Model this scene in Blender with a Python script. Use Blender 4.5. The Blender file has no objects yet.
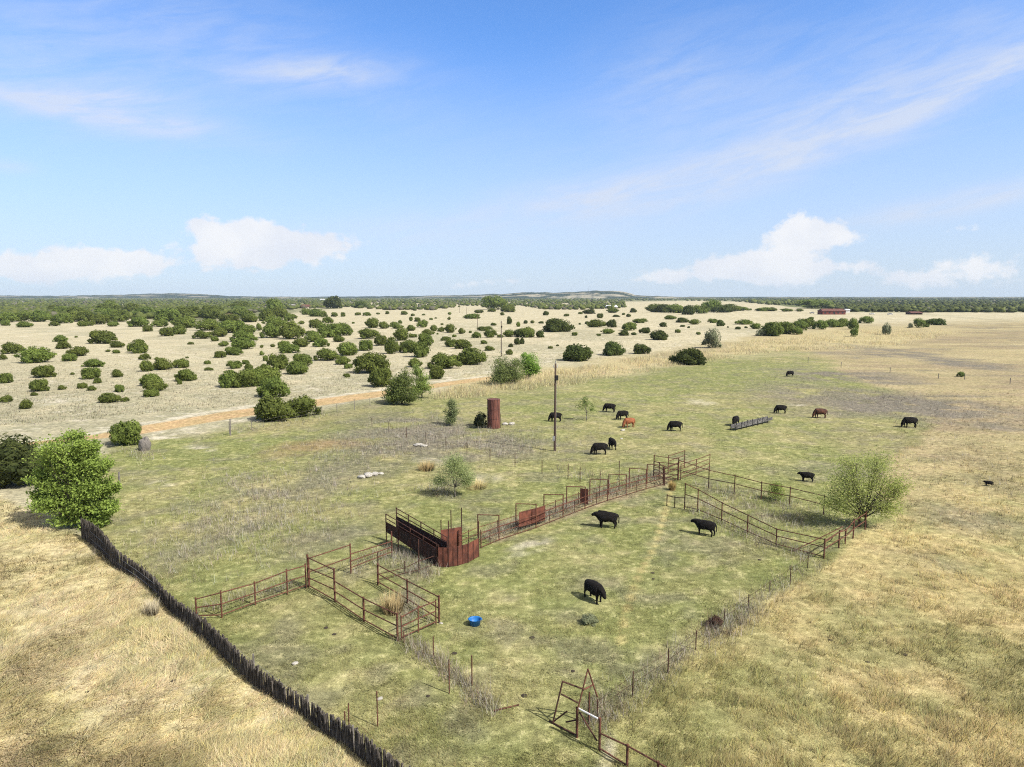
import bpy, bmesh, math, random
import numpy as np
from mathutils import Vector, Matrix, Quaternion

random.seed(7)
RNG = np.random.default_rng(11)
scene = bpy.context.scene
C = scene.collection
R = math.radians

# ---------------------------------------------------------------- camera
H = 17.5
F = 683.0
PITCH = math.atan(87.5 / F)
cd = bpy.data.cameras.new('camera')
cd.sensor_width = 36.0
cd.lens = 36.0 * F / 1024.0
cd.clip_start = 0.5
cd.clip_end = 60000
cam = bpy.data.objects.new('camera', cd)
C.objects.link(cam)
cam.location = (0, 0, H)
cam.rotation_euler = (math.pi / 2 - PITCH, 0, 0)
scene.camera = cam

# ---------------------------------------------------------------- exposure
scene.view_settings.view_transform = 'Standard'
scene.view_settings.look = 'None'
scene.view_settings.gamma = 1
scene.view_settings.use_curve_mapping = False
scene.view_settings.exposure = 0.52
scene.cycles.max_bounces = 5
scene.cycles.diffuse_bounces = 2
scene.cycles.transparent_max_bounces = 8
scene.cycles.volume_bounces = 0
scene.cycles.use_denoising = False
scene.cycles.filter_width = 1.1
scene.cycles.sample_clamp_indirect = 1.2
scene.cycles.sample_clamp_direct = 1.8

# ---------------------------------------------------------------- sun + sky
SUN = Vector((0.80, -0.52, 1.0)).normalized()
SUN_EL = math.asin(SUN.z)
SUN_AZ = math.atan2(SUN.x, SUN.y)
sl = bpy.data.lights.new('sun', 'SUN')
sl.energy = 5.0
sl.angle = R(0.55)
sl.color = (1.0, 0.955, 0.88)
so = bpy.data.objects.new('sun', sl)
C.objects.link(so)
so.location = (60, -40, 80)
so.rotation_euler = (-SUN).to_track_quat('-Z', 'Y').to_euler()

CP, SP = math.cos(PITCH), math.sin(PITCH)


def ray(px, py):
    """world direction through a picture point"""
    x = (px - 512.0) / F
    y = (383.5 - py) / F
    return np.array([x, CP + y * SP, -SP + y * CP])


class NT:
    """tiny helper for node maths"""
    def __init__(self, tree):
        self.t = tree
        self.n = tree.nodes
        self.l = tree.links

    def new(self, kind, **kw):
        nd = self.n.new(kind)
        for k, v in kw.items():
            setattr(nd, k, v)
        return nd

    def put(self, sock, v):
        if isinstance(v, bpy.types.NodeSocket):
            self.l.new(v, sock)
        else:
            sock.default_value = v

    def m(self, op, a, b=None, c=None, clamp=False):
        nd = self.new('ShaderNodeMath', operation=op)
        nd.use_clamp = clamp
        self.put(nd.inputs[0], a)
        if b is not None:
            self.put(nd.inputs[1], b)
        if c is not None:
            self.put(nd.inputs[2], c)
        return nd.outputs[0]

    def mix(self, fac, a, b, blend='MIX'):
        nd = self.new('ShaderNodeMix', data_type='RGBA', blend_type=blend)
        self.put(nd.inputs[0], fac)
        self.put(nd.inputs[6], a)
        self.put(nd.inputs[7], b)
        return nd.outputs[2]

    def noise(self, vec, scale, detail=4, rough=0.55, dist=0.0):
        nd = self.new('ShaderNodeTexNoise')
        if vec is not None:
            self.l.new(vec, nd.inputs['Vector'])
        nd.inputs['Scale'].default_value = scale
        nd.inputs['Detail'].default_value = detail
        nd.inputs['Roughness'].default_value = rough
        nd.inputs['Distortion'].default_value = dist
        return nd.outputs['Fac']

    def ramp(self, v, lo, hi, a=0.0, b=1.0, smooth=True):
        nd = self.new('ShaderNodeMapRange')
        nd.interpolation_type = 'SMOOTHSTEP' if smooth else 'LINEAR'
        self.put(nd.inputs[0], v)
        nd.inputs[1].default_value = lo
        nd.inputs[2].default_value = hi
        nd.inputs[3].default_value = a
        nd.inputs[4].default_value = b
        return nd.outputs[0]

    def vec(self, x, y, z=0.0):
        nd = self.new('ShaderNodeCombineXYZ')
        self.put(nd.inputs[0], x)
        self.put(nd.inputs[1], y)
        self.put(nd.inputs[2], z)
        return nd.outputs[0]


world = bpy.data.worlds.new('World')
scene.world = world
world.use_nodes = True
world.node_tree.nodes.clear()
w = NT(world.node_tree)
sky = w.new('ShaderNodeTexSky', sky_type='NISHITA')
sky.sun_disc = False
sky.sun_elevation = SUN_EL
sky.sun_rotation = SUN_AZ
sky.altitude = 300
sky.air_density = 1.0
sky.dust_density = 0.3
sky.ozone_density = 2.2
tc = w.new('ShaderNodeTexCoord')
sep = w.new('ShaderNodeSeparateXYZ')
w.l.new(tc.outputs['Generated'], sep.inputs[0])
sx, sy, sz = sep.outputs
U = w.m('ARCTAN2', sx, sy)
hyp = w.m('SQRT', w.m('ADD', w.m('MULTIPLY', sx, sx), w.m('MULTIPLY', sy, sy)))
V = w.m('ARCTAN2', sz, hyp)


def uv(px, py):
    d = ray(px, py)
    return math.atan2(d[0], d[1]), math.atan2(d[2], math.hypot(d[0], d[1]))


def blob(px, py, rx, ry, amp, ang=0.0):
    u0, v0 = uv(px, py)
    du, dv = w.m('SUBTRACT', U, u0), w.m('SUBTRACT', V, v0)
    if ang:
        c, s = math.cos(R(ang)), math.sin(R(ang))
        a = w.m('ADD', w.m('MULTIPLY', du, c), w.m('MULTIPLY', dv, s))
        b = w.m('SUBTRACT', w.m('MULTIPLY', dv, c), w.m('MULTIPLY', du, s))
        du, dv = a, b
    du = w.m('MULTIPLY', du, F / rx)
    dv = w.m('MULTIPLY', dv, F / ry)
    q = w.m('ADD', w.m('MULTIPLY', du, du), w.m('MULTIPLY', dv, dv))
    return w.m('MULTIPLY', w.m('EXPONENT', w.m('MULTIPLY', q, -1.0)), amp)


def total(items):
    acc = None
    for it in items:
        b = blob(*it)
        acc = b if acc is None else w.m('ADD', acc, b)
    return acc


CUMULUS = [(10, 268, 34, 13, .85), (60, 268, 32, 12, .7), (95, 262, 40, 15, .85), (140, 262, 44, 12, .75), (206, 226, 20, 9, .55),
           (232, 243, 36, 20, .85), (262, 240, 40, 18, .8), (285, 250, 52, 15, .6), (330, 244, 40, 14, .75), (250, 266, 60, 8, .35),
           (660, 277, 34, 8, .7), (705, 270, 38, 11, .8), (748, 264, 36, 15, .85), (787, 250, 28, 18, .95), (806, 230, 22, 17, 1.0),
           (836, 236, 26, 12, .85), (778, 279, 32, 10, .9), (812, 270, 32, 7, .6), (911, 279, 30, 12, .95), (988, 268, 32, 14, .95), (862, 266, 20, 6, .55),
           (960, 228, 16, 7, .5), (510, 281, 22, 5, .65), (455, 284, 30, 6, .6)]
CIRRUS = [(590, 196, 120, 15, .55, 6), (760, 155, 190, 26, .42, 18), (940, 100, 150, 13, .5, 19), (100, 113, 95, 11, .6, -4), (128, 98, 40, 8, .4, 8),
          (70, 70, 130, 50, .34, -6), (320, 72, 70, 12, .45, 4), (960, 203, 80, 10, .7, 9), (670, 75, 80, 45, .24, 10), (430, 232, 130, 18, .3, 3),
          (880, 70, 200, 60, .25, 15), (8, 166, 16, 5, .4, 0), (200, 20, 260, 40, .22, -15)]
cv = w.vec(w.m('MULTIPLY', U, 1.0), w.m('MULTIPLY', V, 1.25))
n1 = w.noise(cv, 30, 9, 0.60, 0.2)
n2 = w.noise(cv, 9, 4, 0.5)
cum = total(CUMULUS)
cum = w.m('ADD', cum, w.m('MULTIPLY', w.m('MULTIPLY', w.m('SUBTRACT', n1, 0.5), 2.4), w.ramp(cum, 0.05, 0.40)))
cum = w.ramp(cum, 0.40, 0.92)
cs = w.vec(w.m('ADD', w.m('MULTIPLY', U, 1.0), w.m('MULTIPLY', V, 0.6)), w.m('SUBTRACT', w.m('MULTIPLY', V, 5.0), w.m('MULTIPLY', U, 1.1)))
n3 = w.noise(cs, 7.5, 8, 0.66, 0.4)
cir = w.m('MULTIPLY', total(CIRRUS), w.ramp(n3, 0.25, 0.75, 0.45, 1.75), clamp=True)
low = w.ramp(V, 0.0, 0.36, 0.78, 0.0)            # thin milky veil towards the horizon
tint = w.mix(w.ramp(V, 0.42, 0.75), (0.68, 1.01, 1.42, 1), (1.0, 0.74, 0.50, 1))   # clear blue; unseen overhead part darkened and warmed so shadows turn less blue
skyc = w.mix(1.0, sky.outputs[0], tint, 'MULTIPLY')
veil = (3.95, 4.25, 5.0, 1)
cirrus_col = (4.5, 4.85, 5.6, 1)
# the lit heads of the cumulus are whiter than their bases
head = w.ramp(n2, 0.35, 0.65)
cum_col = w.mix(head, (5.1, 5.3, 5.8, 1), (6.0, 6.0, 6.1, 1))
vd = w.new('ShaderNodeVectorMath', operation='DOT_PRODUCT')
w.l.new(tc.outputs['Generated'], vd.inputs[0])
vd.inputs[1].default_value = SUN
skyc = w.mix(w.m('MULTIPLY', w.ramp(vd.outputs['Value'], 0.42, 1.0), 0.9), skyc, (8.6, 7.7, 6.4, 1))    # warm glow added round the unseen sun to whiten the fill light
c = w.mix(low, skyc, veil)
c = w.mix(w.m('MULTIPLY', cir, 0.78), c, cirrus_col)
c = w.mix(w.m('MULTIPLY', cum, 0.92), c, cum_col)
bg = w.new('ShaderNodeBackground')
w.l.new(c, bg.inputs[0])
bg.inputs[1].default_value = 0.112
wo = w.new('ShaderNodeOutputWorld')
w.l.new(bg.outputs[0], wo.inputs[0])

# ---------------------------------------------------------------- geometry helpers


def G(px, py, z=0.0):
    """ground point that the picture point looks at"""
    d = ray(px, py)
    t = (z - H) / d[2]
    return Vector((d[0] * t, d[1] * t, z))


def up(p, row):
    """height above ground, at ground point p, of what shows at that row"""
    k = (383.5 - row) / F
    return H + p.y * (k * CP - SP) / (CP + k * SP)


def project(x, y, z=0.0):
    """numpy: world -> picture (for laying out soil and grass cover)"""
    zz = z - H
    zc = y * CP - zz * SP
    yc = y * SP + zz * CP
    zc = np.maximum(zc, 1e-3)
    return 512 + F * x / zc, 383.5 - F * yc / zc


def mscale(p):
    return (p.y * CP + H * SP) / F            # metres per pixel at p


def lin(c):
    return tuple((v / 255 / 12.92) if v / 255 <= 0.04045 else ((v / 255 + 0.055) / 1.055) ** 2.4 for v in c)


def value_noise(x, y, seed=0):
    xi, yi = np.floor(x).astype(np.int64), np.floor(y).astype(np.int64)
    fx, fy = x - xi, y - yi
    fx, fy = fx * fx * (3 - 2 * fx), fy * fy * (3 - 2 * fy)

    def hsh(a, b):
        n = (a * 374761393 + b * 668265263 + seed * 974634777) & 0x7fffffff
        n = ((n ^ (n >> 13)) * 1274126177) & 0x7fffffff
        return ((n ^ (n >> 16)) & 0xffff) / 65535.0
    return (hsh(xi, yi) * (1 - fx) + hsh(xi + 1, yi) * fx) * (1 - fy) + (hsh(xi, yi + 1) * (1 - fx) + hsh(xi + 1, yi + 1) * fx) * fy


def fbm(x, y, octaves=4, seed=0):
    s, a, tot = 0, 0.5, 0
    for o in range(octaves):
        s = s + a * value_noise(x * 2 ** o + 17.3 * o, y * 2 ** o - 9.1 * o, seed + o)
        tot += a
        a *= 0.55
    return s / tot


class MB:
    def __init__(self):
        self.v, self.f = [], []

    def tube(self, a, b, ra, rb=None, n=6, caps=True):
        a, b = Vector(a), Vector(b)
        rb = ra if rb is None else rb
        d = (b - a)
        if d.length < 1e-6:
            return
        q = d.to_track_quat('Z', 'Y')
        i0 = len(self.v)
        for p, r in ((a, ra), (b, rb)):
            for k in range(n):
                t = 2 * math.pi * k / n
                self.v.append(p + q @ Vector((r * math.cos(t), r * math.sin(t), 0)))
        for k in range(n):
            self.f.append((i0 + k, i0 + (k + 1) % n, i0 + n + (k + 1) % n, i0 + n + k))
        if caps:
            self.f.append(tuple(i0 + k for k in reversed(range(n))))
            self.f.append(tuple(i0 + n + k for k in range(n)))

    def path(self, pts, radii, n=6):
        for k in range(len(pts) - 1):
            self.tube(pts[k], pts[k + 1], radii[k], radii[k + 1], n, caps=(k in (0, len(pts) - 2)))

    def hexa(self, bottom, top):
        """eight corners: 4 bottom, 4 top (same winding)"""
        i = len(self.v)
        self.v += [Vector(p) for p in bottom] + [Vector(p) for p in top]
        self.f += [(i + 3, i + 2, i + 1, i), (i + 4, i + 5, i + 6, i + 7)]
        for k in range(4):
            self.f.append((i + k, i + (k + 1) % 4, i + 4 + (k + 1) % 4, i + 4 + k))

    def box(self, c, s, rot=0.0):
        c = Vector(c)
        m = Matrix.Rotation(rot, 3, 'Z')
        q = [(-1, -1), (1, -1), (1, 1), (-1, 1)]
        lo = [c + m @ Vector((x * s[0] / 2, y * s[1] / 2, -s[2] / 2)) for x, y in q]
        hi = [c + m @ Vector((x * s[0] / 2, y * s[1] / 2, s[2] / 2)) for x, y in q]
        self.hexa(lo, hi)

    def sheet(self, a, b, za0, za1, zb0, zb1, t):
        """upright plate between ground points a and b"""
        a, b = Vector((a[0], a[1], 0)), Vector((b[0], b[1], 0))
        n = (b - a).normalized().cross(Vector((0, 0, 1))) * (t / 2)
        z = lambda p, h: Vector((p.x, p.y, h))
        self.hexa([z(a - n, za0), z(b - n, zb0), z(b + n, zb0), z(a + n, za0)],
                  [z(a - n, za1), z(b - n, zb1), z(b + n, zb1), z(a + n, za1)])

    def build(self, name, mat, parent=None, smooth=False):
        me = bpy.data.meshes.new(name)
        org = parent.location if parent is not None else Vector((0, 0, 0))
        me.from_pydata([tuple(v) for v in self.v], [], self.f)
        if smooth:
            me.polygons.foreach_set('use_smooth', [True] * len(me.polygons))
        me.materials.append(mat)
        o = bpy.data.objects.new(name, me)
        C.objects.link(o)
        if parent is not None:
            o.parent = parent
            me.transform(Matrix.Translation(-org))
        return o


def tag(o, label=None, cat=None, group=None, kind=None):
    for k, v in (('label', label), ('category', cat), ('group', group), ('kind', kind)):
        if v:
            o[k] = v
    return o


def empty(name, loc, label, cat, group=None, rz=0.0):
    o = bpy.data.objects.new(name, None)
    o.empty_display_size = 0.3
    o.location = loc
    o.rotation_euler = (0, 0, rz)
    C.objects.link(o)
    return tag(o, label, cat, group)


def centre_mesh(o):
    """put a one-mesh thing's origin at its base"""
    me = o.data
    co = np.empty(len(me.vertices) * 3)
    me.vertices.foreach_get('co', co)
    co = co.reshape(-1, 3)
    c = Vector((float(co[:, 0].mean()), float(co[:, 1].mean()), float(co[:, 2].min())))
    me.transform(Matrix.Translation(-c))
    o.location = c
    return o


def np_mesh(name, verts, faces_n, mat, cols=None, smooth=False):
    """verts (N,3); all faces consecutive runs of faces_n vertices"""
    me = bpy.data.meshes.new(name)
    nv = len(verts)
    nf = nv // faces_n
    me.vertices.add(nv)
    me.vertices.foreach_set('co', np.ascontiguousarray(verts, dtype=np.float32).ravel())
    me.loops.add(nv)
    me.loops.foreach_set('vertex_index', np.arange(nv, dtype=np.int32))
    me.polygons.add(nf)
    me.polygons.foreach_set('loop_start', np.arange(0, nv, faces_n, dtype=np.int32))
    if cols is not None:
        at = me.attributes.new('col', 'FLOAT_COLOR', 'FACE')
        at.data.foreach_set('color', np.ascontiguousarray(np.hstack([cols, np.ones((nf, 1))]), dtype=np.float32).ravel())
    me.update(calc_edges=True)
    me.materials.append(mat)
    return me


def indexed_mesh(name, verts, faces, mat, cols=None, domain='POINT'):
    me = bpy.data.meshes.new(name)
    nv, nf, k = len(verts), len(faces), faces.shape[1]
    me.vertices.add(nv)
    me.vertices.foreach_set('co', np.ascontiguousarray(verts, dtype=np.float32).ravel())
    me.loops.add(nf * k)
    me.loops.foreach_set('vertex_index', np.ascontiguousarray(faces, dtype=np.int32).ravel())
    me.polygons.add(nf)
    me.polygons.foreach_set('loop_start', np.arange(0, nf * k, k, dtype=np.int32))
    if cols is not None:
        at = me.attributes.new('col', 'FLOAT_COLOR', domain)
        n = len(cols)
        at.data.foreach_set('color', np.ascontiguousarray(np.hstack([cols, np.ones((n, 1))]), dtype=np.float32).ravel())
    me.update(calc_edges=True)
    me.materials.append(mat)
    return me


def link(name, me):
    o = bpy.data.objects.new(name, me)
    C.objects.link(o)
    return o


# ---------------------------------------------------------------- materials


def material(name):
    m = bpy.data.materials.new(name)
    m.use_nodes = True
    m.node_tree.nodes.clear()
    t = NT(m.node_tree)
    out = t.new('ShaderNodeOutputMaterial')
    b = t.new('ShaderNodeBsdfPrincipled')
    t.l.new(b.outputs[0], out.inputs[0])
    b.inputs['Specular IOR Level'].default_value = 0.25
    return m, t, b, out


def simple(name, c1, c2, scale, rough=0.8, stretch=(1, 1, 1), bump=0.0, metal=0.0, lo=0.35, hi=0.65):
    m, t, b, out = material(name)
    co = t.new('ShaderNodeTexCoord').outputs['Object']
    mp = t.new('ShaderNodeMapping')
    mp.inputs['Scale'].default_value = stretch
    t.l.new(co, mp.inputs[0])
    n = t.noise(mp.outputs[0], scale, 6, 0.65)
    t.put(b.inputs['Base Color'], t.mix(t.ramp(n, lo, hi), (*c1, 1), (*c2, 1)))
    b.inputs['Roughness'].default_value = rough
    b.inputs['Metallic'].default_value = metal
    if bump:
        bp = t.new('ShaderNodeBump')
        bp.inputs['Strength'].default_value = bump
        bp.inputs['Distance'].default_value = 0.02
        t.l.new(n, bp.inputs['Height'])
        t.l.new(bp.outputs[0], b.inputs['Normal'])
    return m


def leafy(name, transl=0.25, rnd=0.25, rough=0.85, up_normal=0.0):
    """foliage / grass: colour from the mesh, a little light through the leaf"""
    m, t, b, out = material(name)
    a = t.new('ShaderNodeAttribute', attribute_name='col').outputs['Color']
    oi = t.new('ShaderNodeObjectInfo').outputs['Random']
    hsv = t.new('ShaderNodeHueSaturation')
    t.l.new(a, hsv.inputs['Color'])
    t.put(hsv.inputs['Value'], t.ramp(oi, 0, 1, 1 - rnd, 1 + rnd, False))
    t.put(hsv.inputs['Hue'], t.ramp(oi, 0, 1, 0.5 - rnd * 0.05, 0.5 + rnd * 0.05, False))
    col = hsv.outputs[0]
    t.put(b.inputs['Base Color'], col)
    b.inputs['Roughness'].default_value = rough
    b.inputs['Specular IOR Level'].default_value = 0.15
    tr = t.new('ShaderNodeBsdfTranslucent')
    t.put(tr.inputs[0], col)
    ms = t.new('ShaderNodeMixShader')
    ms.inputs[0].default_value = transl
    t.l.new(b.outputs[0], ms.inputs[1])
    t.l.new(tr.outputs[0], ms.inputs[2])
    t.l.new(ms.outputs[0], out.inputs[0])
    if up_normal:
        ge = t.new('ShaderNodeNewGeometry')
        vm = t.new('ShaderNodeVectorMath', operation='SCALE')
        t.l.new(ge.outputs['Normal'], vm.inputs[0])
        vm.inputs['Scale'].default_value = 1 - up_normal
        va = t.new('ShaderNodeVectorMath', operation='ADD')
        t.l.new(vm.outputs[0], va.inputs[0])
        va.inputs[1].default_value = (0, 0, up_normal)
        vn = t.new('ShaderNodeVectorMath', operation='NORMALIZE')
        t.l.new(va.outputs[0], vn.inputs[0])
        t.l.new(vn.outputs[0], b.inputs['Normal'])
        t.l.new(vn.outputs[0], tr.inputs['Normal'])
    return m


M = {}
M['rust'] = simple('rusty_pipe', (0.052, 0.024, 0.016), (0.15, 0.060, 0.038), 9, 0.85, bump=0.3)
M['rust_dark'] = simple('dark_rusty_pipe', (0.030, 0.016, 0.012), (0.085, 0.036, 0.025), 9, 0.85)
M['rust_sheet'] = simple('rusty_sheet', (0.064, 0.024, 0.017), (0.165, 0.057, 0.036), 2.2, 0.8, (1.2, 1.2, 0.6), bump=0.3, lo=.36, hi=.66)
M['rust_black'] = simple('near_black_rusty_sheet', (0.018, 0.012, 0.010), (0.075, 0.032, 0.022), 3.0, 0.8, (1.6, 1.6, 0.5))  # near-black rust tone for the chute sides and ramp floor
M['tank'] = simple('rusty_tank', (0.070, 0.028, 0.022), (0.17, 0.066, 0.048), 2.2, 0.7, (2.2, 2.2, 0.22), bump=0.2, lo=.40, hi=.62)
M['white_pipe'] = simple('white_painted_pipe', (0.62, 0.60, 0.58), (0.75, 0.74, 0.72), 8)
M['stave'] = simple('weathered_staves', (0.030, 0.025, 0.021), (0.20, 0.175, 0.15), 5, 0.95, (5, 5, 0.35), bump=0.3, lo=0.43, hi=0.70)
M['pole'] = simple('brown_pole', (0.060, 0.040, 0.030), (0.125, 0.085, 0.062), 5, 0.9, (3, 3, 0.2))
M['grey_wood'] = simple('grey_post_wood', (0.09, 0.08, 0.072), (0.22, 0.20, 0.18), 8, 0.95, (3, 3, 0.4))
M['bark'] = simple('bark', (0.032, 0.025, 0.020), (0.085, 0.068, 0.055), 9, 0.95, (2, 2, 0.5), bump=0.5)
M['bark_grey'] = simple('grey_bark', (0.075, 0.066, 0.058), (0.16, 0.145, 0.125), 9, 0.95, (2, 2, 0.5))
M['steel'] = simple('dull_steel', (0.16, 0.165, 0.175), (0.30, 0.30, 0.31), 6, 0.6, metal=0.3)
M['trough'] = simple('grimy_trough', (0.035, 0.033, 0.032), (0.16, 0.155, 0.15), 3, 0.8)
M['insulator'] = simple('insulator', (0.34, 0.32, 0.30), (0.45, 0.43, 0.41), 6, 0.4)
M['blue'] = simple('blue_plastic', (0.014, 0.11, 0.34), (0.026, 0.17, 0.45), 4, 0.45)
M['stone'] = simple('pale_stone', (0.27, 0.25, 0.22), (0.46, 0.44, 0.40), 6, 0.95, bump=0.5)
M['dung'] = simple('dried_dung', (0.022, 0.018, 0.013), (0.060, 0.048, 0.034), 9, 0.95)
M['coat_black'] = simple('black_coat', (0.0035, 0.003, 0.003), (0.010, 0.008, 0.007), 5, 1.0)
M['coat_brown'] = simple('red_coat', (0.17, 0.055, 0.022), (0.27, 0.095, 0.040), 5, 0.8)
M['coat_dark_brown'] = simple('dark_brown_coat', (0.022, 0.011, 0.008), (0.11, 0.040, 0.022), 2.2, 0.8)
M['wall_red'] = simple('dark_red_wall', (0.13, 0.040, 0.032), (0.18, 0.058, 0.045), 0.6, 0.9)
M['wall_white'] = simple('white_wall', (0.52, 0.51, 0.48), (0.66, 0.65, 0.62), 0.4, 0.8)
M['wall_tan'] = simple('tan_wall', (0.38, 0.32, 0.25), (0.46, 0.40, 0.32), 0.4, 0.8)
M['roof_grey'] = simple('grey_roof', (0.24, 0.235, 0.23), (0.34, 0.335, 0.33), 0.4, 0.7)
M['roof_rust'] = simple('rusty_roof', (0.10, 0.045, 0.036), (0.17, 0.08, 0.062), 0.5, 0.8)
M['roof_pale'] = simple('pale_metal_roof', (0.55, 0.56, 0.57), (0.66, 0.67, 0.68), 0.3, 0.5)
M['glass'] = simple('window_glass', (0.02, 0.024, 0.03), (0.04, 0.045, 0.05), 2, 0.15)
M['dark'] = simple('dark_rubber', (0.012, 0.012, 0.013), (0.03, 0.03, 0.03), 4, 0.8)
M['juniper'] = leafy('juniper_foliage', 0.36, 0.20)
M['leaf'] = leafy('green_foliage', 0.42, 0.10)
M['woods'] = leafy('woodland_foliage', 0.15, 0.0)
M['grass'] = leafy('grass_blades', 0.40, 0.0, up_normal=0.78)
M['weed'] = leafy('dead_weed_stems', 0.40, 0.0, up_normal=0.8)

# ---------------------------------------------------------------- soil and cover: where each kind of ground lies
E = 1.58                                          # how bright full daylight shows a surface


def cover(srgb):
    return np.array(lin(srgb)) / E


STRAW, STRAW2 = cover((202, 190, 144)), cover((184, 170, 130))
GREEN, OLIVE = cover((143, 149, 92)), cover((166, 162, 112))
GREYW, PINKW = cover((138, 131, 118)), cover((166, 150, 122))
PALE, PALE2 = cover((208, 198, 166)), cover((178, 173, 144))
GOLD, ROAD = cover((200, 186, 142)), cover((205, 176, 132))
CALICHE, WOODF = cover((228, 219, 200)), cover((96, 108, 62))
REDW, DARKW = cover((170, 138, 108)), cover((128, 122, 108))


def poly_mask(px, py, poly, soft):
    """1 inside, fading over soft pixels outside the outline"""
    inside = np.zeros(px.shape, bool)
    dist = np.full(px.shape, 1e9)
    n = len(poly)
    for i in range(n):
        x0, y0 = poly[i]
        x1, y1 = poly[(i + 1) % n]
        if y0 != y1:
            cnd = ((y0 > py) != (y1 > py)) & (px < (x1 - x0) * (py - y0) / (y1 - y0) + x0)
            inside ^= cnd
        dx, dy = x1 - x0, y1 - y0
        t = np.clip(((px - x0) * dx + (py - y0) * dy) / (dx * dx + dy * dy + 1e-9), 0, 1)
        dist = np.minimum(dist, np.hypot(px - x0 - t * dx, py - y0 - t * dy))
    sd = np.where(inside, dist, -dist)
    return np.clip(sd / soft + 0.5, 0, 1)


def ell_mask(px, py, cx, cy, rx, ry, ang=0.0):
    c_, s_ = math.cos(R(ang)), math.sin(R(ang))
    dx, dy = px - cx, py - cy
    a, b = (dx * c_ + dy * s_) / rx, (dy * c_ - dx * s_) / ry
    return np.clip(1.5 - np.hypot(a, b) * 1.1, 0, 1)


def line_mask(px, py, pts, half):
    best = np.full(px.shape, 1e9)
    for (x0, y0, w0), (x1, y1, w1) in zip(pts[:-1], pts[1:]):
        dx, dy = x1 - x0, y1 - y0
        t = np.clip(((px - x0) * dx + (py - y0) * dy) / (dx * dx + dy * dy + 1e-9), 0, 1)
        d = np.hypot(px - x0 - t * dx, (py - y0 - t * dy)) / (w0 + (w1 - w0) * t)
        best = np.minimum(best, d)
    return np.clip((1.25 - best / half) / 0.5, 0, 1)


PASTURE = [(90, 470), (125, 446), (235, 428), (330, 410), (390, 404), (440, 396), (540, 386), (640, 373), (730, 357), (790, 352), (830, 362), (850, 378),
           (905, 400), (935, 425), (905, 452), (880, 500), (858, 535), (800, 580), (740, 622), (680, 672), (620, 716), (600, 770), (590, 950), (470, 950), (386, 782),
           (325, 735), (251, 675), (175, 613), (117, 570), (82, 538)]
LEFT_STRAW = [(-900, 500), (-20, 492), (30, 510), (82, 538), (117, 570), (175, 613), (251, 675), (325, 735), (386, 782), (470, 950), (-900, 950)]
RIGHT_STRAW = [(700, 352), (760, 336), (860, 326), (1100, 318), (2400, 318), (2400, 950), (600, 950), (620, 716), (740, 622), (800, 580), (880, 500), (905, 440), (850, 378), (790, 352)]
ROAD_LINE = [(-700, 466, 1.0), (0, 447, 1.0), (95, 437, 2.0), (135, 431, 3.8), (230, 415, 3.5), (318, 402.5, 3.1), (385, 393.5, 2.6), (440, 385, 2.0), (490, 378, 1.3)]


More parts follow.
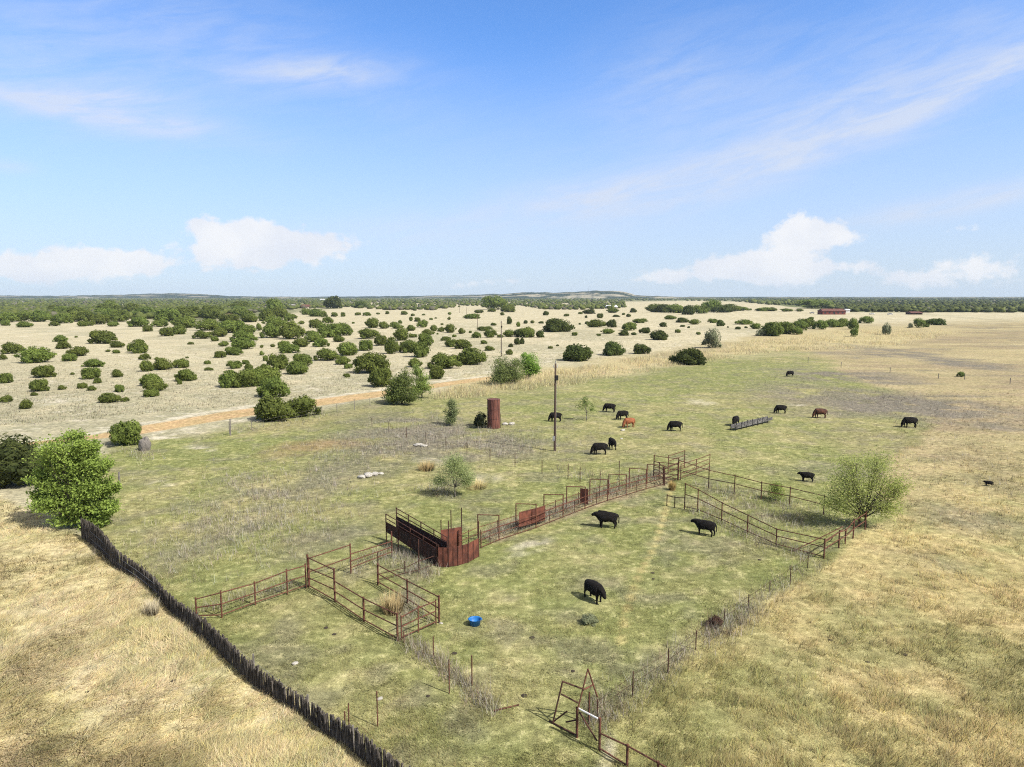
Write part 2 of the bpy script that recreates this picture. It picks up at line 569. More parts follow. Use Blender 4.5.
def soil(x, y, fine=True):
    """linear base colour of the ground cover at world x, y, plus tall / weedy weights"""
    yy = np.maximum(y, 16.0)
    px, py = project(x * yy / np.maximum(np.where(y > 1, y, 16.0), 16.0), yy)
    d = np.maximum(py - 296.0, 0.4)
    wob = (fbm(x * 0.11, y * 0.11, 4, 3) - 0.5)
    wob2 = (fbm(x * 0.09 + 50, y * 0.09, 4, 9) - 0.5)
    qx = px + wob * np.minimum(d * 0.35, 60)
    qy = py + wob2 * np.minimum(d * 0.16, 26)
    n_big = fbm(x * 0.035, y * 0.035, 3, 21)
    n_mid = fbm(x * 0.22, y * 0.22, 4, 33)
    n_fin = fbm(x * 0.9, y * 0.9, 3, 41)
    col = PALE[None, :] * np.ones((len(x), 1))

    def mix(wt, c2, amt=1.0):
        nonlocal col
        wt = np.clip(wt * amt, 0, 1)[:, None]
        col = col * (1 - wt) + c2[None, :] * wt

    sm = lambda v, a, b: np.clip((v - a) / (b - a), 0, 1)
    # dry field across the road: greyer nearer the road
    mix(sm(qy, 345, 400) * sm(n_mid, .1, .5), PALE2, .95)
    mix(sm(n_big, .52, .66) * sm(qy, 318, 330), PALE2, .6)
    mix(sm(n_fin, .58, .72) * sm(n_mid, .4, .6), CALICHE, .6)
    # far off: wooded floor with pale clearings
    mix(sm(qy, 304, 300), WOODF, .85)
    mix(poly_mask(qx, qy, [(-900, 298), (300, 299), (340, 309), (300, 312), (255, 320), (200, 326), (130, 318), (-900, 320)], 3) * sm(n_big, .30, .42), WOODF, .8)
    mix(poly_mask(px, qy, [(735, 297), (2400, 297), (2400, 312.5), (850, 312), (790, 307), (740, 300)], 1.2), WOODF, .9)
    mix(poly_mask(px, py, [(615, 302), (700, 300.5), (790, 303.5), (730, 305.3), (640, 305)], 1.0), PALE)
    mix(ell_mask(px, py, 40, 309, 10, 1.3), CALICHE)
    mix(ell_mask(px, py, 227, 311.5, 12, 3), REDW, .8)
    # straw country on the right
    mix(poly_mask(qx, qy, RIGHT_STRAW, 8), STRAW2)
    st = fbm(x * .03, y * .10, 5, 101)
    mix(poly_mask(qx, qy, RIGHT_STRAW, 8) * sm(st, .52, .62) * sm(qy, 470, 430), PINKW, .75)
    mix(poly_mask(qx, qy, RIGHT_STRAW, 8) * sm(st, .44, .36) * sm(qy, 470, 430), cover((208, 194, 152)), .4)
    mix(poly_mask(qx, qy, RIGHT_STRAW, 8) * sm(fbm(x * .05, y * .16, 5, 103), .60, .66) * sm(qy, 470, 430), GREYW, .6)
    mix(poly_mask(qx, qy, RIGHT_STRAW, 8) * sm(qy, 430, 520), cover((200, 184, 132)), .9)
    mix(poly_mask(qx, qy, RIGHT_STRAW, 8) * sm(n_mid, .46, .60) * sm(qy, 420, 500), OLIVE, .8)
    mix(poly_mask(qx, qy, RIGHT_STRAW, 8) * sm(n_big, .50, .40) * sm(qy, 440, 520), GREEN, .45)
    mix(poly_mask(qx, qy, RIGHT_STRAW, 8) * sm(n_big, .52, .64) * sm(qy, 330, 400) * sm(qy, 520, 470), PINKW, .7)
    # golden tall grass along the road to the right
    mix(poly_mask(qx, qy, [(420, 400), (470, 380), (560, 368), (660, 352), (760, 336), (860, 326), (960, 330), (900, 346), (760, 352), (690, 362), (600, 378), (500, 392)], 8), GOLD)
    # pasture
    pw = poly_mask(qx, qy, PASTURE, 10)
    mix(pw, OLIVE)
    g = sm(n_mid, .38, .60)
    mix(pw * g, GREEN, .72)
    mix(pw * sm(n_big, .42, .58), GREEN, .75)
    mix(pw * sm(n_fin, .58, .72) * (1 - g * .5), STRAW, .45)
    n_gr = fbm(x * .5 + 31, y * .5, 3, 63)
    mix(pw * sm(n_gr, .52, .70), GREYW, .40)
    # purplish grey dead weeds
    for e in ((445, 440, 110, 22, 4, .5), (850, 470, 80, 10, 6, .4), (970, 520, 60, 12, 8, .5), (920, 560, 50, 10, 10, .35), (840, 375, 70, 6, 3, .9), (800, 392, 60, 10, 4, .6), (900, 408, 110, 13, 5, .9), (960, 415, 60, 10, 5, .7), (690, 352, 60, 5, -8, .35),
              (960, 362, 70, 4, 9, .9), (880, 352, 50, 3, 6, .7), (330, 474, 70, 16, -10, .5),
              (440, 432, 90, 14, 12, .75), (395, 445, 60, 14, 8, .6), (560, 445, 70, 6, 6, .4), (255, 500, 60, 22, -12, .45), (190, 545, 50, 12, -25, .4), (310, 540, 50, 16, -20, .4)):
        mix(ell_mask(qx, qy, *e[:5]) * sm(n_mid, .28, .50), GREYW, e[5] * 1.1)
    for e in ((930, 450, 90, 12, 8, .6), (780, 400, 60, 8, 5, .3), (1000, 480, 60, 14, 8, .5), (1000, 340, 90, 8, 4, .5), (720, 560, 60, 16, -20, .3)):
        mix(ell_mask(qx, qy, *e[:5]) * sm(n_mid, .36, .56), PINKW, e[5])
    mix(ell_mask(qx, qy, 318, 449, 50, 6, -6), REDW, .55)
    mix(ell_mask(qx, qy, 300, 424, 60, 4, -12), STRAW2, .5)
    # pale stony spots
    for e in ((180, 434, 24, 4, -12, .95), (163, 485, 13, 3, -8, .45), (205, 452, 12, 4, 0, .5), (55, 400, 22, 4, -5, .8), (535, 545, 22, 4, -14, .55), (528, 555, 20, 3, -8, .4), (700, 405, 14, 4, 0, .4),
              (792, 402, 12, 2, 5, .6), (425, 462, 14, 6, 0, .5), (480, 486, 18, 6, 0, .4)):
        mix(ell_mask(qx, qy, *e[:5]) * sm(n_fin, .35, .6), CALICHE, e[5])
    # left straw meadow
    lw = poly_mask(px + wob * 8, py + wob2 * 8, LEFT_STRAW, 6)
    mix(lw, cover((220, 206, 160)))
    mix(lw * sm(n_mid, .52, .66), STRAW2, .9)
    mix(lw * sm(n_big, .52, .66), OLIVE, .3)
    mix(lw * sm(fbm(x * .4 + 9, y * .4, 4, 66), .52, .66), cover((224, 208, 172)), .5)
    mix(lw * sm(fbm(x * .6 + 4, y * .6, 3, 67), .58, .70), GREEN, .3)
    # alley floor, worn path
    mix(line_mask(qx, qy, [(500, 536, 8), (585, 505, 7), (655, 474, 7)], 1), PINKW, .75)
    mix(line_mask(qx, qy, [(410, 580, 9), (400, 612, 11), (395, 625, 8)], 1), GREYW, .5)
    mix(line_mask(px + wob * 5, py, [(671, 483, 2.2), (667, 503, 1.9), (655, 545, 1.9), (636, 580, 2.1), (626, 610, 2.3), (620, 650, 2.0)], 1), cover((208, 192, 134)), .75)
    mix(line_mask(qx, qy, [(745, 300, 1), (1024, 322, 1)], 1), PALE2, .4)
    # shade-loving green rim along the staves
    # dirt road with pale verges
    rw = line_mask(px, py + wob * .6, ROAD_LINE, 1.0)
    verge = line_mask(px, py + wob2 * 4, [(a, b - 6.0 * c_ / 4, c_ * .42) for a, b, c_ in ROAD_LINE], 1.0)
    mix(verge * sm(n_fin, .3, .5), CALICHE, .6)
    mix(np.clip(rw * 1.5, 0, 1), ROAD)
    col *= (0.86 + 0.28 * n_fin)[:, None]
    return col, px, py


def axis(lo_fine, hi_fine, step, far_lo, far_hi, g):
    a = list(np.arange(lo_fine, hi_fine + step * .5, step))
    s, p = step, a[-1]
    while p < far_hi:
        s *= g
        p += s
        a.append(p)
    s, p = step, a[0]
    b = []
    while p > far_lo:
        s *= g
        p -= s
        b.append(p)
    return np.array(b[::-1] + a)


xs = axis(-70, 80, 0.45, -15000, 15000, 1.013)
ys = axis(18, 110, 0.45, -400, 15000, 1.014)
gx, gy = np.meshgrid(xs, ys)
fx, fy = gx.ravel(), gy.ravel()
gcol, gpx, gpy = soil(fx, fy)
gz = np.zeros_like(fx)
nx, ny = len(xs), len(ys)
idx = np.arange(nx * ny).reshape(ny, nx)
gf = np.stack([idx[:-1, :-1].ravel(), idx[:-1, 1:].ravel(), idx[1:, 1:].ravel(), idx[1:, :-1].ravel()], 1)

gm, t, b, out = material('ground_cover')
base = t.new('ShaderNodeAttribute', attribute_name='col').outputs['Color']
pos = t.new('ShaderNodeNewGeometry').outputs['Position']
na = t.noise(pos, 1.7, 6, 0.75)
nb = t.noise(pos, 0.33, 6, 0.65)
nc = t.noise(pos, 8.0, 4, 0.75)
nd_ = t.noise(pos, 0.045, 5, 0.6)
ne = t.noise(pos, 19.0, 2, 0.6)
nf = t.noise(pos, 0.8, 4, 0.8)
tint1 = t.mix(t.m('MULTIPLY', t.ramp(na, 0.54, 0.66), 0.34), base, (0.45, 0.40, 0.23, 1))          # pale dry tufts
tint2 = t.mix(t.m('MULTIPLY', t.ramp(nc, 0.60, 0.72), 0.50), tint1, (0.49, 0.44, 0.30, 1))         # straw bits
dk = t.mix(0.62, tint2, (0.05, 0.055, 0.022, 1))
tint3 = t.mix(t.m('MULTIPLY', t.ramp(nc, 0.40, 0.28), 0.75), tint2, dk)                            # dark olive specks
tint4 = t.mix(t.m('MULTIPLY', t.ramp(nf, 0.42, 0.30), 0.40), tint3, dk)
hs = t.new('ShaderNodeHueSaturation')
t.l.new(tint4, hs.inputs['Color'])
val = t.m('MULTIPLY', t.ramp(na, 0.32, 0.68, 0.66, 1.34), t.ramp(nb, 0.25, 0.75, 0.88, 1.12))
val = t.m('MULTIPLY', val, t.ramp(ne, 0.32, 0.68, 0.70, 1.30))
val = t.m('MULTIPLY', val, t.ramp(nd_, 0.3, 0.7, 0.94, 1.06))
val = t.m('MULTIPLY', val, 0.98)
t.put(hs.inputs['Value'], val)
t.put(hs.inputs['Hue'], t.ramp(nb, 0.3, 0.7, 0.510, 0.492))
t.put(b.inputs['Base Color'], hs.outputs[0])
b.inputs['Roughness'].default_value = 0.95
b.inputs['Specular IOR Level'].default_value = 0.05
bp = t.new('ShaderNodeBump')
bp.inputs['Strength'].default_value = 0.7
bp.inputs['Distance'].default_value = 0.10
t.l.new(t.m('ADD', t.m('MULTIPLY', na, 0.7), t.m('MULTIPLY', nc, 0.35)), bp.inputs['Height'])
t.l.new(bp.outputs[0], b.inputs['Normal'])
ground = link('ground', indexed_mesh('ground', np.stack([fx, fy, gz], 1), gf, gm, gcol))
ground['kind'] = 'structure'

# ---------------------------------------------------------------- far hills
hm, t, b, out = material('wooded_hillside')
t.put(b.inputs['Base Color'], t.new('ShaderNodeAttribute', attribute_name='col').outputs['Color'])
b.inputs['Roughness'].default_value = 1.0
b.inputs['Specular IOR Level'].default_value = 0.0


def hill(name, y0, depth, profile, seed):
    """profile: (px, row) crest line seen from the drone; a real ridge with depth behind it"""
    ppx = np.array([p[0] for p in profile], float)
    prow = np.array([p[1] for p in profile], float)
    n = 420
    px = np.linspace(ppx[0], ppx[-1], n)
    X = (px - 512) / F * y0
    hgt = H + (296.0 - np.interp(px, ppx, prow)) * y0 / F
    hgt = hgt + (fbm(X * 0.02, X * 0 + seed, 4, seed) - .5) * 9
    m_ = 26
    vv = np.linspace(0, 1, m_)
    prof = np.sin(vv * math.pi) ** 0.7
    VX, VV = np.meshgrid(X, vv)
    VY = y0 + (VV - 0.5) * depth
    VX2 = VX * (VY / y0)
    nz = fbm(VX2 * 0.012, VY * 0.006, 4, seed + 5)
    VZ = np.maximum(hgt, 0)[None, :] * prof[:, None] * (0.82 + 0.18 * np.where(VV > .45, 1, nz * 1.6)) - 2.0
    ix = np.arange(n * m_).reshape(m_, n)
    ff = np.stack([ix[:-1, :-1].ravel(), ix[:-1, 1:].ravel(), ix[1:, 1:].ravel(), ix[1:, :-1].ravel()], 1)
    nn = fbm(VX2.ravel() * 0.006, VY.ravel() * 0.012, 5, seed + 2)
    wt = np.clip((nn - .58) / .08, 0, 1)[:, None]
    colr = np.array([0.020, 0.034, 0.022])[None, :] * (1 - wt) + np.array([0.30, 0.27, 0.20])[None, :] * wt
    o = link(name, indexed_mesh(name, np.stack([VX2.ravel(), VY.ravel(), VZ.ravel()], 1), ff, hm, colr))
    o.data.polygons.foreach_set('use_smooth', [True] * len(o.data.polygons))
    o['kind'] = 'structure'
    return o


hill('hills', 6200, 1800, [(-260, 297), (-100, 295), (0, 295.2), (60, 295.6), (120, 294.6), (150, 293.6), (175, 293.2), (200, 293.6), (218, 294.6), (232, 296), (300, 296.6), (420, 295.6), (470, 294.6),
                           (498, 293.6), (520, 296.4), (900, 296.8), (1300, 296.6)], 4)
mesa = hill('hills', 5000, 1100, [(470, 299), (490, 296), (505, 293.4), (530, 292.0), (552, 292.4), (575, 291.6), (592, 290.6), (612, 290.4), (622, 291.2), (628, 293.0), (634, 294.8), (650, 295.6), (700, 297.5), (720, 300)], 8)

# ---------------------------------------------------------------- juniper bushes


def crown_cards(lobes, n, size, light, dark, jitter=0.12, seed=0, flat=0.0):
    """leaf-sized quads over and inside a set of ellipsoid lobes (cx,cy,cz,rx,ry,rz)"""
    rg = np.random.default_rng(seed)
    L = np.array(lobes)
    area = L[:, 3] * L[:, 4] + L[:, 3] * L[:, 5] + L[:, 4] * L[:, 5]
    k = rg.choice(len(L), n, p=area / area.sum())
    d = rg.normal(size=(n, 3))
    d /= np.linalg.norm(d, axis=1)[:, None]
    rad = 1.0 - np.abs(rg.normal(size=n)) * jitter + rg.uniform(-.03, .08, n)
    p = L[k, :3] + d * L[k, 3:] * rad[:, None]
    keep = p[:, 2] > 0.0
    p, d, k = p[keep], d[keep], k[keep]
    n = len(p)
    nrm = d * 0.9 + rg.normal(size=(n, 3)) * 0.55
    nrm /= np.linalg.norm(nrm, axis=1)[:, None]
    tng = np.cross(nrm, rg.normal(size=(n, 3)))
    tng /= np.linalg.norm(tng, axis=1)[:, None]
    bt = np.cross(nrm, tng)
    s = size * rg.uniform(.55, 1.35, n)[:, None]
    a = tng * s
    b_ = bt * s * rg.uniform(.5, .9, n)[:, None]
    quad = np.stack([p - a * .6, p + b_ * .55 - a * .1, p + a, p - b_ * .55 + a * .1], 1)
    lobe_tone = rg.uniform(0, 1, len(L))[k]
    tone = np.clip(lobe_tone * .55 + rg.uniform(0, 1, n) * .6 - .05, 0, 1)[:, None]
    cols = np.array(dark)[None, :] * (1 - tone) + np.array(light)[None, :] * tone
    return quad.reshape(-1, 3), cols


def ico(sub):
    bm = bmesh.new()
    bmesh.ops.create_icosphere(bm, subdivisions=sub, radius=1.0)
    v = np.array([x.co[:] for x in bm.verts])
    f = np.array([[x.index for x in y.verts] for y in bm.faces])
    bm.free()
    return v, f


ICO1, ICO2 = ico(1), ico(2)


def bush_mesh(name, seed, n_lobes, aspect, n_leaf, light, dark, mat, leaf=0.05, core=0.80):
    """unit bush: about 1 wide, aspect tall, standing on z = 0"""
    rg = np.random.default_rng(seed)
    lobes = [(0, 0, aspect * .40, .36, .36, aspect * .46)]
    for i in range(n_lobes):
        if i % 3 == 2:      # stray low boughs and skirts
            a, s = rg.uniform(0, 2 * math.pi), rg.uniform(.07, .13)
            r = rg.uniform(.30, .46)
            lobes.append((r * math.cos(a), r * math.sin(a), aspect * rg.uniform(.10, .42), s, s, s))
            continue
        a = rg.uniform(0, 2 * math.pi)
        r = math.sqrt(rg.uniform(0.02, 1)) * .33
        hh = aspect * (rg.uniform(.30, .74) - r * .42)
        s = rg.uniform(.13, .21)
        lobes.append((r * math.cos(a), r * math.sin(a), max(hh, s * .5), s, s, s * rg.uniform(.85, 1.15) * min(1, aspect * 1.5)))
    q, cols = crown_cards(lobes, n_leaf, leaf, light, dark, .16, seed)
    nq = len(q) // 4
    # leafy inner mass of every lobe keeps the bush from being see-through
    vs, fs, cc = [q], [np.arange(len(q)).reshape(-1, 4)], [cols]
    off = len(q)
    v0, f0 = ICO1
    for L in lobes:
        rad = core * (1 + (rg.random(len(v0)) - .5) * .22)
        v = v0 * rad[:, None] * np.array(L[3:]) + np.array(L[:3])
        v[:, 2] = np.maximum(v[:, 2], 0.0)
        fq = np.hstack([f0, f0[:, 2:3]])
        vs.append(v)
        fs.append(fq + off)
        tone = rg.random(len(f0))[:, None] * .6
        cc.append(np.array(dark)[None, :] * (1 - tone) + np.array(light)[None, :] * tone)
        off += len(v0)
    V_ = np.vstack(vs)
    # mixed quads / tris
    me = bpy.data.meshes.new(name)
    faces = [tuple(r) for r in fs[0].tolist()] + [tuple(r[:3]) for blk in fs[1:] for r in blk.tolist()]
    me.from_pydata(V_.tolist(), [], faces)
    at = me.attributes.new('col', 'FLOAT_COLOR', 'FACE')
    call = np.vstack(cc)
    at.data.foreach_set('color', np.hstack([call, np.ones((len(call), 1))]).astype(np.float32).ravel())
    me.materials.append(mat)
    return me


JL, JD = (0.195, 0.240, 0.054), (0.080, 0.108, 0.025)
JUN = [bush_mesh('juniper_bush', 100 + i, 15 + i, 0.62 + 0.05 * (i % 4), 2600, JL, JD, M['juniper'], .050) for i in range(8)]
KL, KD = (0.115, 0.145, 0.038), (0.046, 0.064, 0.018)
JUN_DARK = [bush_mesh('juniper_bush', 200 + i, 17, 0.60, 2600, KL, KD, M['juniper'], .050) for i in range(3)]

S8 = 1024 / 130.0
S4 = 1024 / 260.0
ZONES = {   # first corner and scale of each close look at the photograph: (centre x, base y, width, height) in that close look
    (0, 285, S8): [(37, 322, 70, 45), (195, 335, 115, 45), (427, 325, 65, 40), (645, 328, 70, 45), (888, 328, 75, 40), (700, 322, 60, 35), (475, 450, 90, 55), (500, 505, 100, 60), (825, 465, 185, 105),
                   (925, 495, 105, 50), (95, 545, 140, 90), (285, 618, 260, 125), (610, 563, 165, 75), (550, 603, 100, 62), (735, 648, 165, 62), (720, 745, 150, 90), (335, 735, 160, 95), (920, 730, 90, 60),
                   (25, 590, 45, 45), (915, 540, 70, 30), (850, 528, 35, 20), (600, 415, 22, 15), (570, 708, 30, 20), (1015, 525, 25, 40), (480, 305, 140, 80), (320, 292, 130, 90), (190, 288, 150, 80), (60, 296, 130, 80),
                   (590, 290, 130, 80), (790, 312, 130, 80), (690, 290, 130, 90), (950, 290, 140, 90), (860, 285, 120, 90)],
    (130, 285, S8): [(65, 540, 135, 105), (120, 590, 75, 50), (130, 685, 105, 90), (265, 672, 150, 90), (410, 655, 110, 70), (445, 758, 130, 85), (170, 790, 150, 80), (280, 405, 110, 70), (390, 390, 130, 75),
                     (565, 425, 140, 65), (668, 445, 65, 40), (735, 485, 70, 42), (140, 368, 70, 50), (478, 470, 45, 22), (710, 575, 95, 52), (825, 555, 140, 65), (895, 510, 160, 90), (890, 450, 190, 90), (930, 385, 140, 70),
                     (700, 410, 130, 70), (610, 625, 50, 30), (622, 675, 65, 25), (825, 660, 115, 60), (915, 625, 55, 35), (935, 670, 60, 50), (245, 330, 110, 60), (440, 340, 200, 90), (610, 360, 200, 90), (810, 380, 200, 100),
                     (80, 330, 150, 80), (300, 290, 200, 100), (620, 270, 170, 80), (930, 295, 140, 90), (1015, 360, 40, 60), (1015, 670, 30, 30), (210, 590, 35, 22), (450, 578, 25, 15), (130, 260, 190, 90), (470, 260, 190, 90), (780, 300, 150, 70), (20, 240, 170, 90)],
    (260, 285, S8): [(95, 420, 160, 110), (115, 340, 170, 90), (260, 430, 175, 140), (440, 340, 95, 70), (535, 300, 80, 50), (545, 415, 190, 110), (660, 400, 130, 100), (620, 450, 90, 50), (485, 490, 110, 70), (325, 492, 130, 70),
                     (420, 450, 120, 80), (185, 500, 90, 60), (235, 540, 140, 75), (145, 670, 160, 120), (345, 645, 150, 100), (290, 710, 170, 100), (525, 600, 170, 95), (690, 560, 170, 105), (650, 630, 110, 65), (695, 660, 70, 40),
                     (880, 700, 260, 160), (835, 520, 120, 85), (945, 480, 100, 80), (1010, 540, 50, 110), (855, 425, 155, 80), (890, 340, 120, 80), (980, 345, 75, 55), (770, 240, 50, 25), (842, 243, 60, 30), (655, 250, 40, 35),
                     (590, 250, 50, 35), (450, 250, 120, 60), (500, 255, 60, 50), (360, 235, 85, 50), (325, 310, 45, 28), (225, 285, 80, 60), (260, 265, 60, 35), (930, 232, 30, 15), (1005, 230, 30, 25), (690, 728, 45, 30),
                     (15, 495, 25, 25), (100, 490, 40, 25), (15, 555, 35, 35), (45, 600, 40, 45), (30, 650, 40, 30), (735, 305, 25, 15), (390, 400, 80, 40), (60, 285, 140, 90), (150, 262, 130, 90)],
    (390, 285, S8): [(95, 440, 130, 100), (60, 345, 90, 40), (30, 330, 60, 40), (80, 305, 30, 30), (165, 285, 30, 35), (220, 290, 50, 35), (165, 362, 70, 45), (260, 335, 80, 60), (345, 365, 60, 50), (300, 395, 100, 45),
                     (180, 415, 70, 30), (150, 535, 150, 100), (235, 572, 150, 120), (285, 480, 110, 100), (20, 545, 90, 130), (405, 370, 50, 40), (475, 378, 90, 70), (565, 385, 55, 45), (505, 412, 35, 22), (440, 440, 75, 35), (480, 490, 90, 60),
                     (580, 505, 120, 75), (650, 635, 205, 130), (420, 665, 220, 120), (370, 745, 130, 110), (200, 650, 100, 70), (500, 630, 90, 80), (680, 418, 70, 50), (790, 415, 100, 60), (740, 465, 50, 30), (940, 550, 55, 42),
                     (1000, 470, 50, 55), (940, 410, 100, 55), (1010, 410, 90, 60), (870, 415, 50, 25), (950, 490, 40, 30), (745, 362, 120, 35), (640, 267, 120, 40), (815, 320, 50, 22), (940, 310, 40, 60), (1010, 330, 35, 40),
                     (885, 240, 35, 25), (930, 215, 110, 60), (800, 212, 60, 30), (700, 222, 80, 25), (115, 235, 50, 30), (180, 245, 30, 20), (265, 240, 25, 15), (470, 235, 30, 22), (465, 275, 25, 25), (325, 275, 30, 16),
                     (360, 265, 20, 12), (410, 315, 25, 14), (635, 378, 25, 18), (375, 390, 18, 14), (780, 520, 70, 40)],
    (520, 285, S8): [(310, 372, 245, 105), (155, 415, 65, 55), (60, 415, 120, 80), (15, 465, 40, 50), (430, 400, 50, 28), (470, 312, 20, 14), (605, 335, 140, 60), (720, 335, 80, 60), (690, 385, 105, 40), (815, 400, 80, 45),
                     (860, 360, 120, 65), (895, 395, 45, 22), (945, 300, 120, 35), (985, 382, 85, 45), (455, 605, 240, 130), (745, 560, 175, 110), (955, 545, 130, 75), (205, 240, 50, 35), (365, 248, 45, 22), (520, 260, 22, 20),
                     (630, 262, 55, 38), (760, 252, 60, 18), (855, 252, 35, 25), (45, 305, 35, 28), (98, 303, 35, 25), (165, 304, 45, 18), (240, 502, 40, 20), (295, 482, 25, 15), (620, 402, 40, 18), (530, 308, 35, 22), (475, 230, 35, 18),
                     (540, 228, 100, 35), (730, 220, 100, 40), (895, 217, 55, 35), (815, 237, 25, 18)],
    (650, 285, S8): [(65, 435, 145, 75), (290, 632, 275, 130), (100, 330, 60, 35), (160, 272, 85, 32), (262, 297, 105, 40), (352, 312, 100, 42), (258, 330, 45, 16), (220, 377, 45, 28), (305, 340, 20, 16), (495, 300, 80, 34), (558, 325, 65, 50),
                     (735, 312, 140, 38), (695, 350, 45, 22), (835, 347, 90, 45), (755, 340, 25, 15), (905, 207, 170, 30), (615, 336, 16, 12), (380, 392, 35, 22), (790, 200, 20, 15), (960, 405, 110, 105), (420, 472, 30, 25),
                     (40, 215, 100, 65), (130, 217, 110, 65), (200, 222, 90, 70), (310, 235, 100, 75), (400, 225, 90, 65), (560, 218, 110, 60), (640, 212, 90, 60), (700, 205, 85, 38)],
    (770, 285, S8): [(40, 405, 90, 110), (120, 388, 120, 95), (215, 392, 60, 60), (285, 345, 100, 80), (530, 332, 110, 55), (320, 277, 35, 25), (20, 207, 45, 30), (130, 210, 75, 25), (230, 209, 50, 22)],
    (894, 285, S8): [(318, 317, 115, 50), (380, 302, 40, 16), (255, 332, 30, 28)],
    (0, 280, S4): [(25, 408, 50, 40), (150, 442, 68, 48), (135, 457, 25, 14), (28, 483, 40, 28), (105, 510, 45, 38), (245, 433, 30, 18), (325, 428, 35, 22), (360, 437, 30, 20), (385, 408, 30, 22), (475, 443, 38, 30), (432, 487, 72, 38),
                   (495, 480, 28, 18), (595, 420, 75, 48), (615, 440, 78, 45), (597, 462, 55, 30), (733, 400, 68, 48), (708, 412, 20, 16), (490, 660, 125, 95), (905, 425, 80, 65), (965, 426, 90, 70), (1015, 420, 70, 65), (820, 357, 30, 12)],
    (250, 280, S4): [(60, 415, 130, 70), (95, 465, 110, 80), (380, 384, 25, 15), (510, 425, 90, 75), (90, 565, 150, 95), (205, 545, 125, 80)],
}
NAMED = {   # picture position -> a label that singles the bush out
    (36, 363): 'long double-domed juniper bush on the pale field at the far left, widest there',
    (124, 448): 'dense dark green juniper bush beside the dirt road behind the big bright green tree',
    (273, 423): "larger left one of the joined green junipers on the road's near edge",
    (302, 418): "smaller right one of the joined green junipers on the road's near edge",
    (559, 332): 'very dark broad juniper, the biggest on the far open field behind the tall utility pole',
    (578, 362): 'dark juniper on pale ground just behind the golden grass, right of the tall utility pole',
    (614, 356): 'dark juniper with ragged base behind the golden grass, second right of the tall pole',
    (641, 354): 'low wide juniper behind the golden grass, third right of the tall utility pole',
    (686, 365): 'wide dark juniper standing alone before the golden grass at the pasture edge',
    (472, 365): 'big round juniper beside the dirt road just left of the second utility pole',
    (371, 374): 'biggest rounded juniper beyond the middle of the dirt road, with a lit top',
    (934, 325): 'dark low juniper alone on the straw field at the far right',
    (380, 388): 'dark juniper on the far side of the dirt road, left of the ragged roadside tree',
    (265, 385): 'broad juniper on the pale field by the road bend, back one of two',
    (274, 398): 'rounded juniper at the far road edge, just behind the joined pair',
    (443, 369): 'wide low juniper beyond the road, right of the ragged two-tone tree',
    (437, 379): 'dark rounded juniper beyond the road, right against the ragged two-tone tree',
    (104, 344): 'large domed juniper alone on the pale field below the left thicket',
    (138, 353): 'tall round juniper on the pale field, the right neighbour of the large domed one',
    (186, 381): 'round juniper alone on pale ground well up from the dirt road on the left',
}
used_names = set()


def jun_label(px, row, wpx):
    for k, v in NAMED.items():
        if v not in used_names and abs(k[0] - px) < 5 and abs(k[1] - row) < 4:
            used_names.add(v)
            return v, 'named junipers'
    size = 'tiny' if wpx < 5 else 'small' if wpx < 10 else 'medium' if wpx < 17 else 'large'
    if px < 262:
        if row < 333.5:
            z = 'in the far left thicket' if px < 130 else 'in the thicket left of the reddish bare patch' if px < 215 else 'in the thicket around the reddish bare patch'
        elif row < 352:
            z = 'scattered on the upper left field just below the thicket' if px < 130 else 'at the ragged lower edge of the thicket'
        elif row < 372:
            z = 'scattered across the middle of the pale left field' if px < 130 else 'scattered on the pale field below the thicket tongue'
        else:
            z = 'scattered on the lower left field near the dirt road' if px < 130 else 'scattered on the pale field up from the road bend'
    elif px < 505:
        if row < 318:
            z = 'on the cream field left of the distant poles'
        elif row < 336:
            z = 'in scrub between thicket and distant poles'
        elif row < 352:
            z = 'in dense scrub left of the second pole'
        else:
            z = 'in the lower scrub belt beyond the dirt road'
    elif px < 652:
        if row < 320:
            z = 'on the far cream field below the flat-topped hill'
        elif row < 338:
            z = 'on the open field around the very dark broad juniper'
        else:
            z = 'on the open field just beyond the golden grass'
    elif px < 770:
        z = 'in the far hedge row beyond the open field' if row < 316 else 'on the open field left of the dark red house'
    else:
        z = 'along the golden grass in front of the dark red house'
    return '%s green juniper bush %s' % (size, z), 'junipers: %s, %s' % (size, z)


jun_list = []
for (x0, y0, s), items in ZONES.items():
    for (cx, by, ww, hh) in items:
        jun_list.append((x0 + cx / s, y0 + by / s, ww / s, hh / s))
# fillers that close the left thicket
rg = np.random.default_rng(5)
fill = []
for _ in range(400):
    px, row = rg.uniform(-10, 300), rg.uniform(307, 318)
    if row < 309 + 3 * rg.random() or (px > 255 and row > 311):
        continue
    fill.append((px, row, rg.uniform(13, 24), rg.uniform(7, 11)))
jun_list += fill[:max(0, 298 - len(jun_list))]


def place_bush(i, px, row, wpx, hpx, meshes, name='juniper_bush', lift=0.0):
    p = G(px, row)
    s = mscale(p)
    wd, ht = wpx * s * 1.18, hpx * s * 1.10
    # a bush is as deep as it is wide, or a little less when it is a long clump
    dp = wd if ht > wd * .45 else wd * .7
    me = meshes[i % len(meshes)]
    o = bpy.data.objects.new(name, me)
    C.objects.link(o)
    zmax = max(v.co.z for v in me.vertices) if 'zmax' not in me else me['zmax']
    me['zmax'] = zmax
    o.scale = (wd, dp, ht / zmax)
    o.location = (p.x * (1 + dp * .36 / p.y), p.y + dp * .36, -0.03)
    # turning a long clump would change which way it is long
    o.rotation_euler = (0, 0, random.uniform(-.5, .5) + (math.pi if random.random() < .5 else 0))
    return o


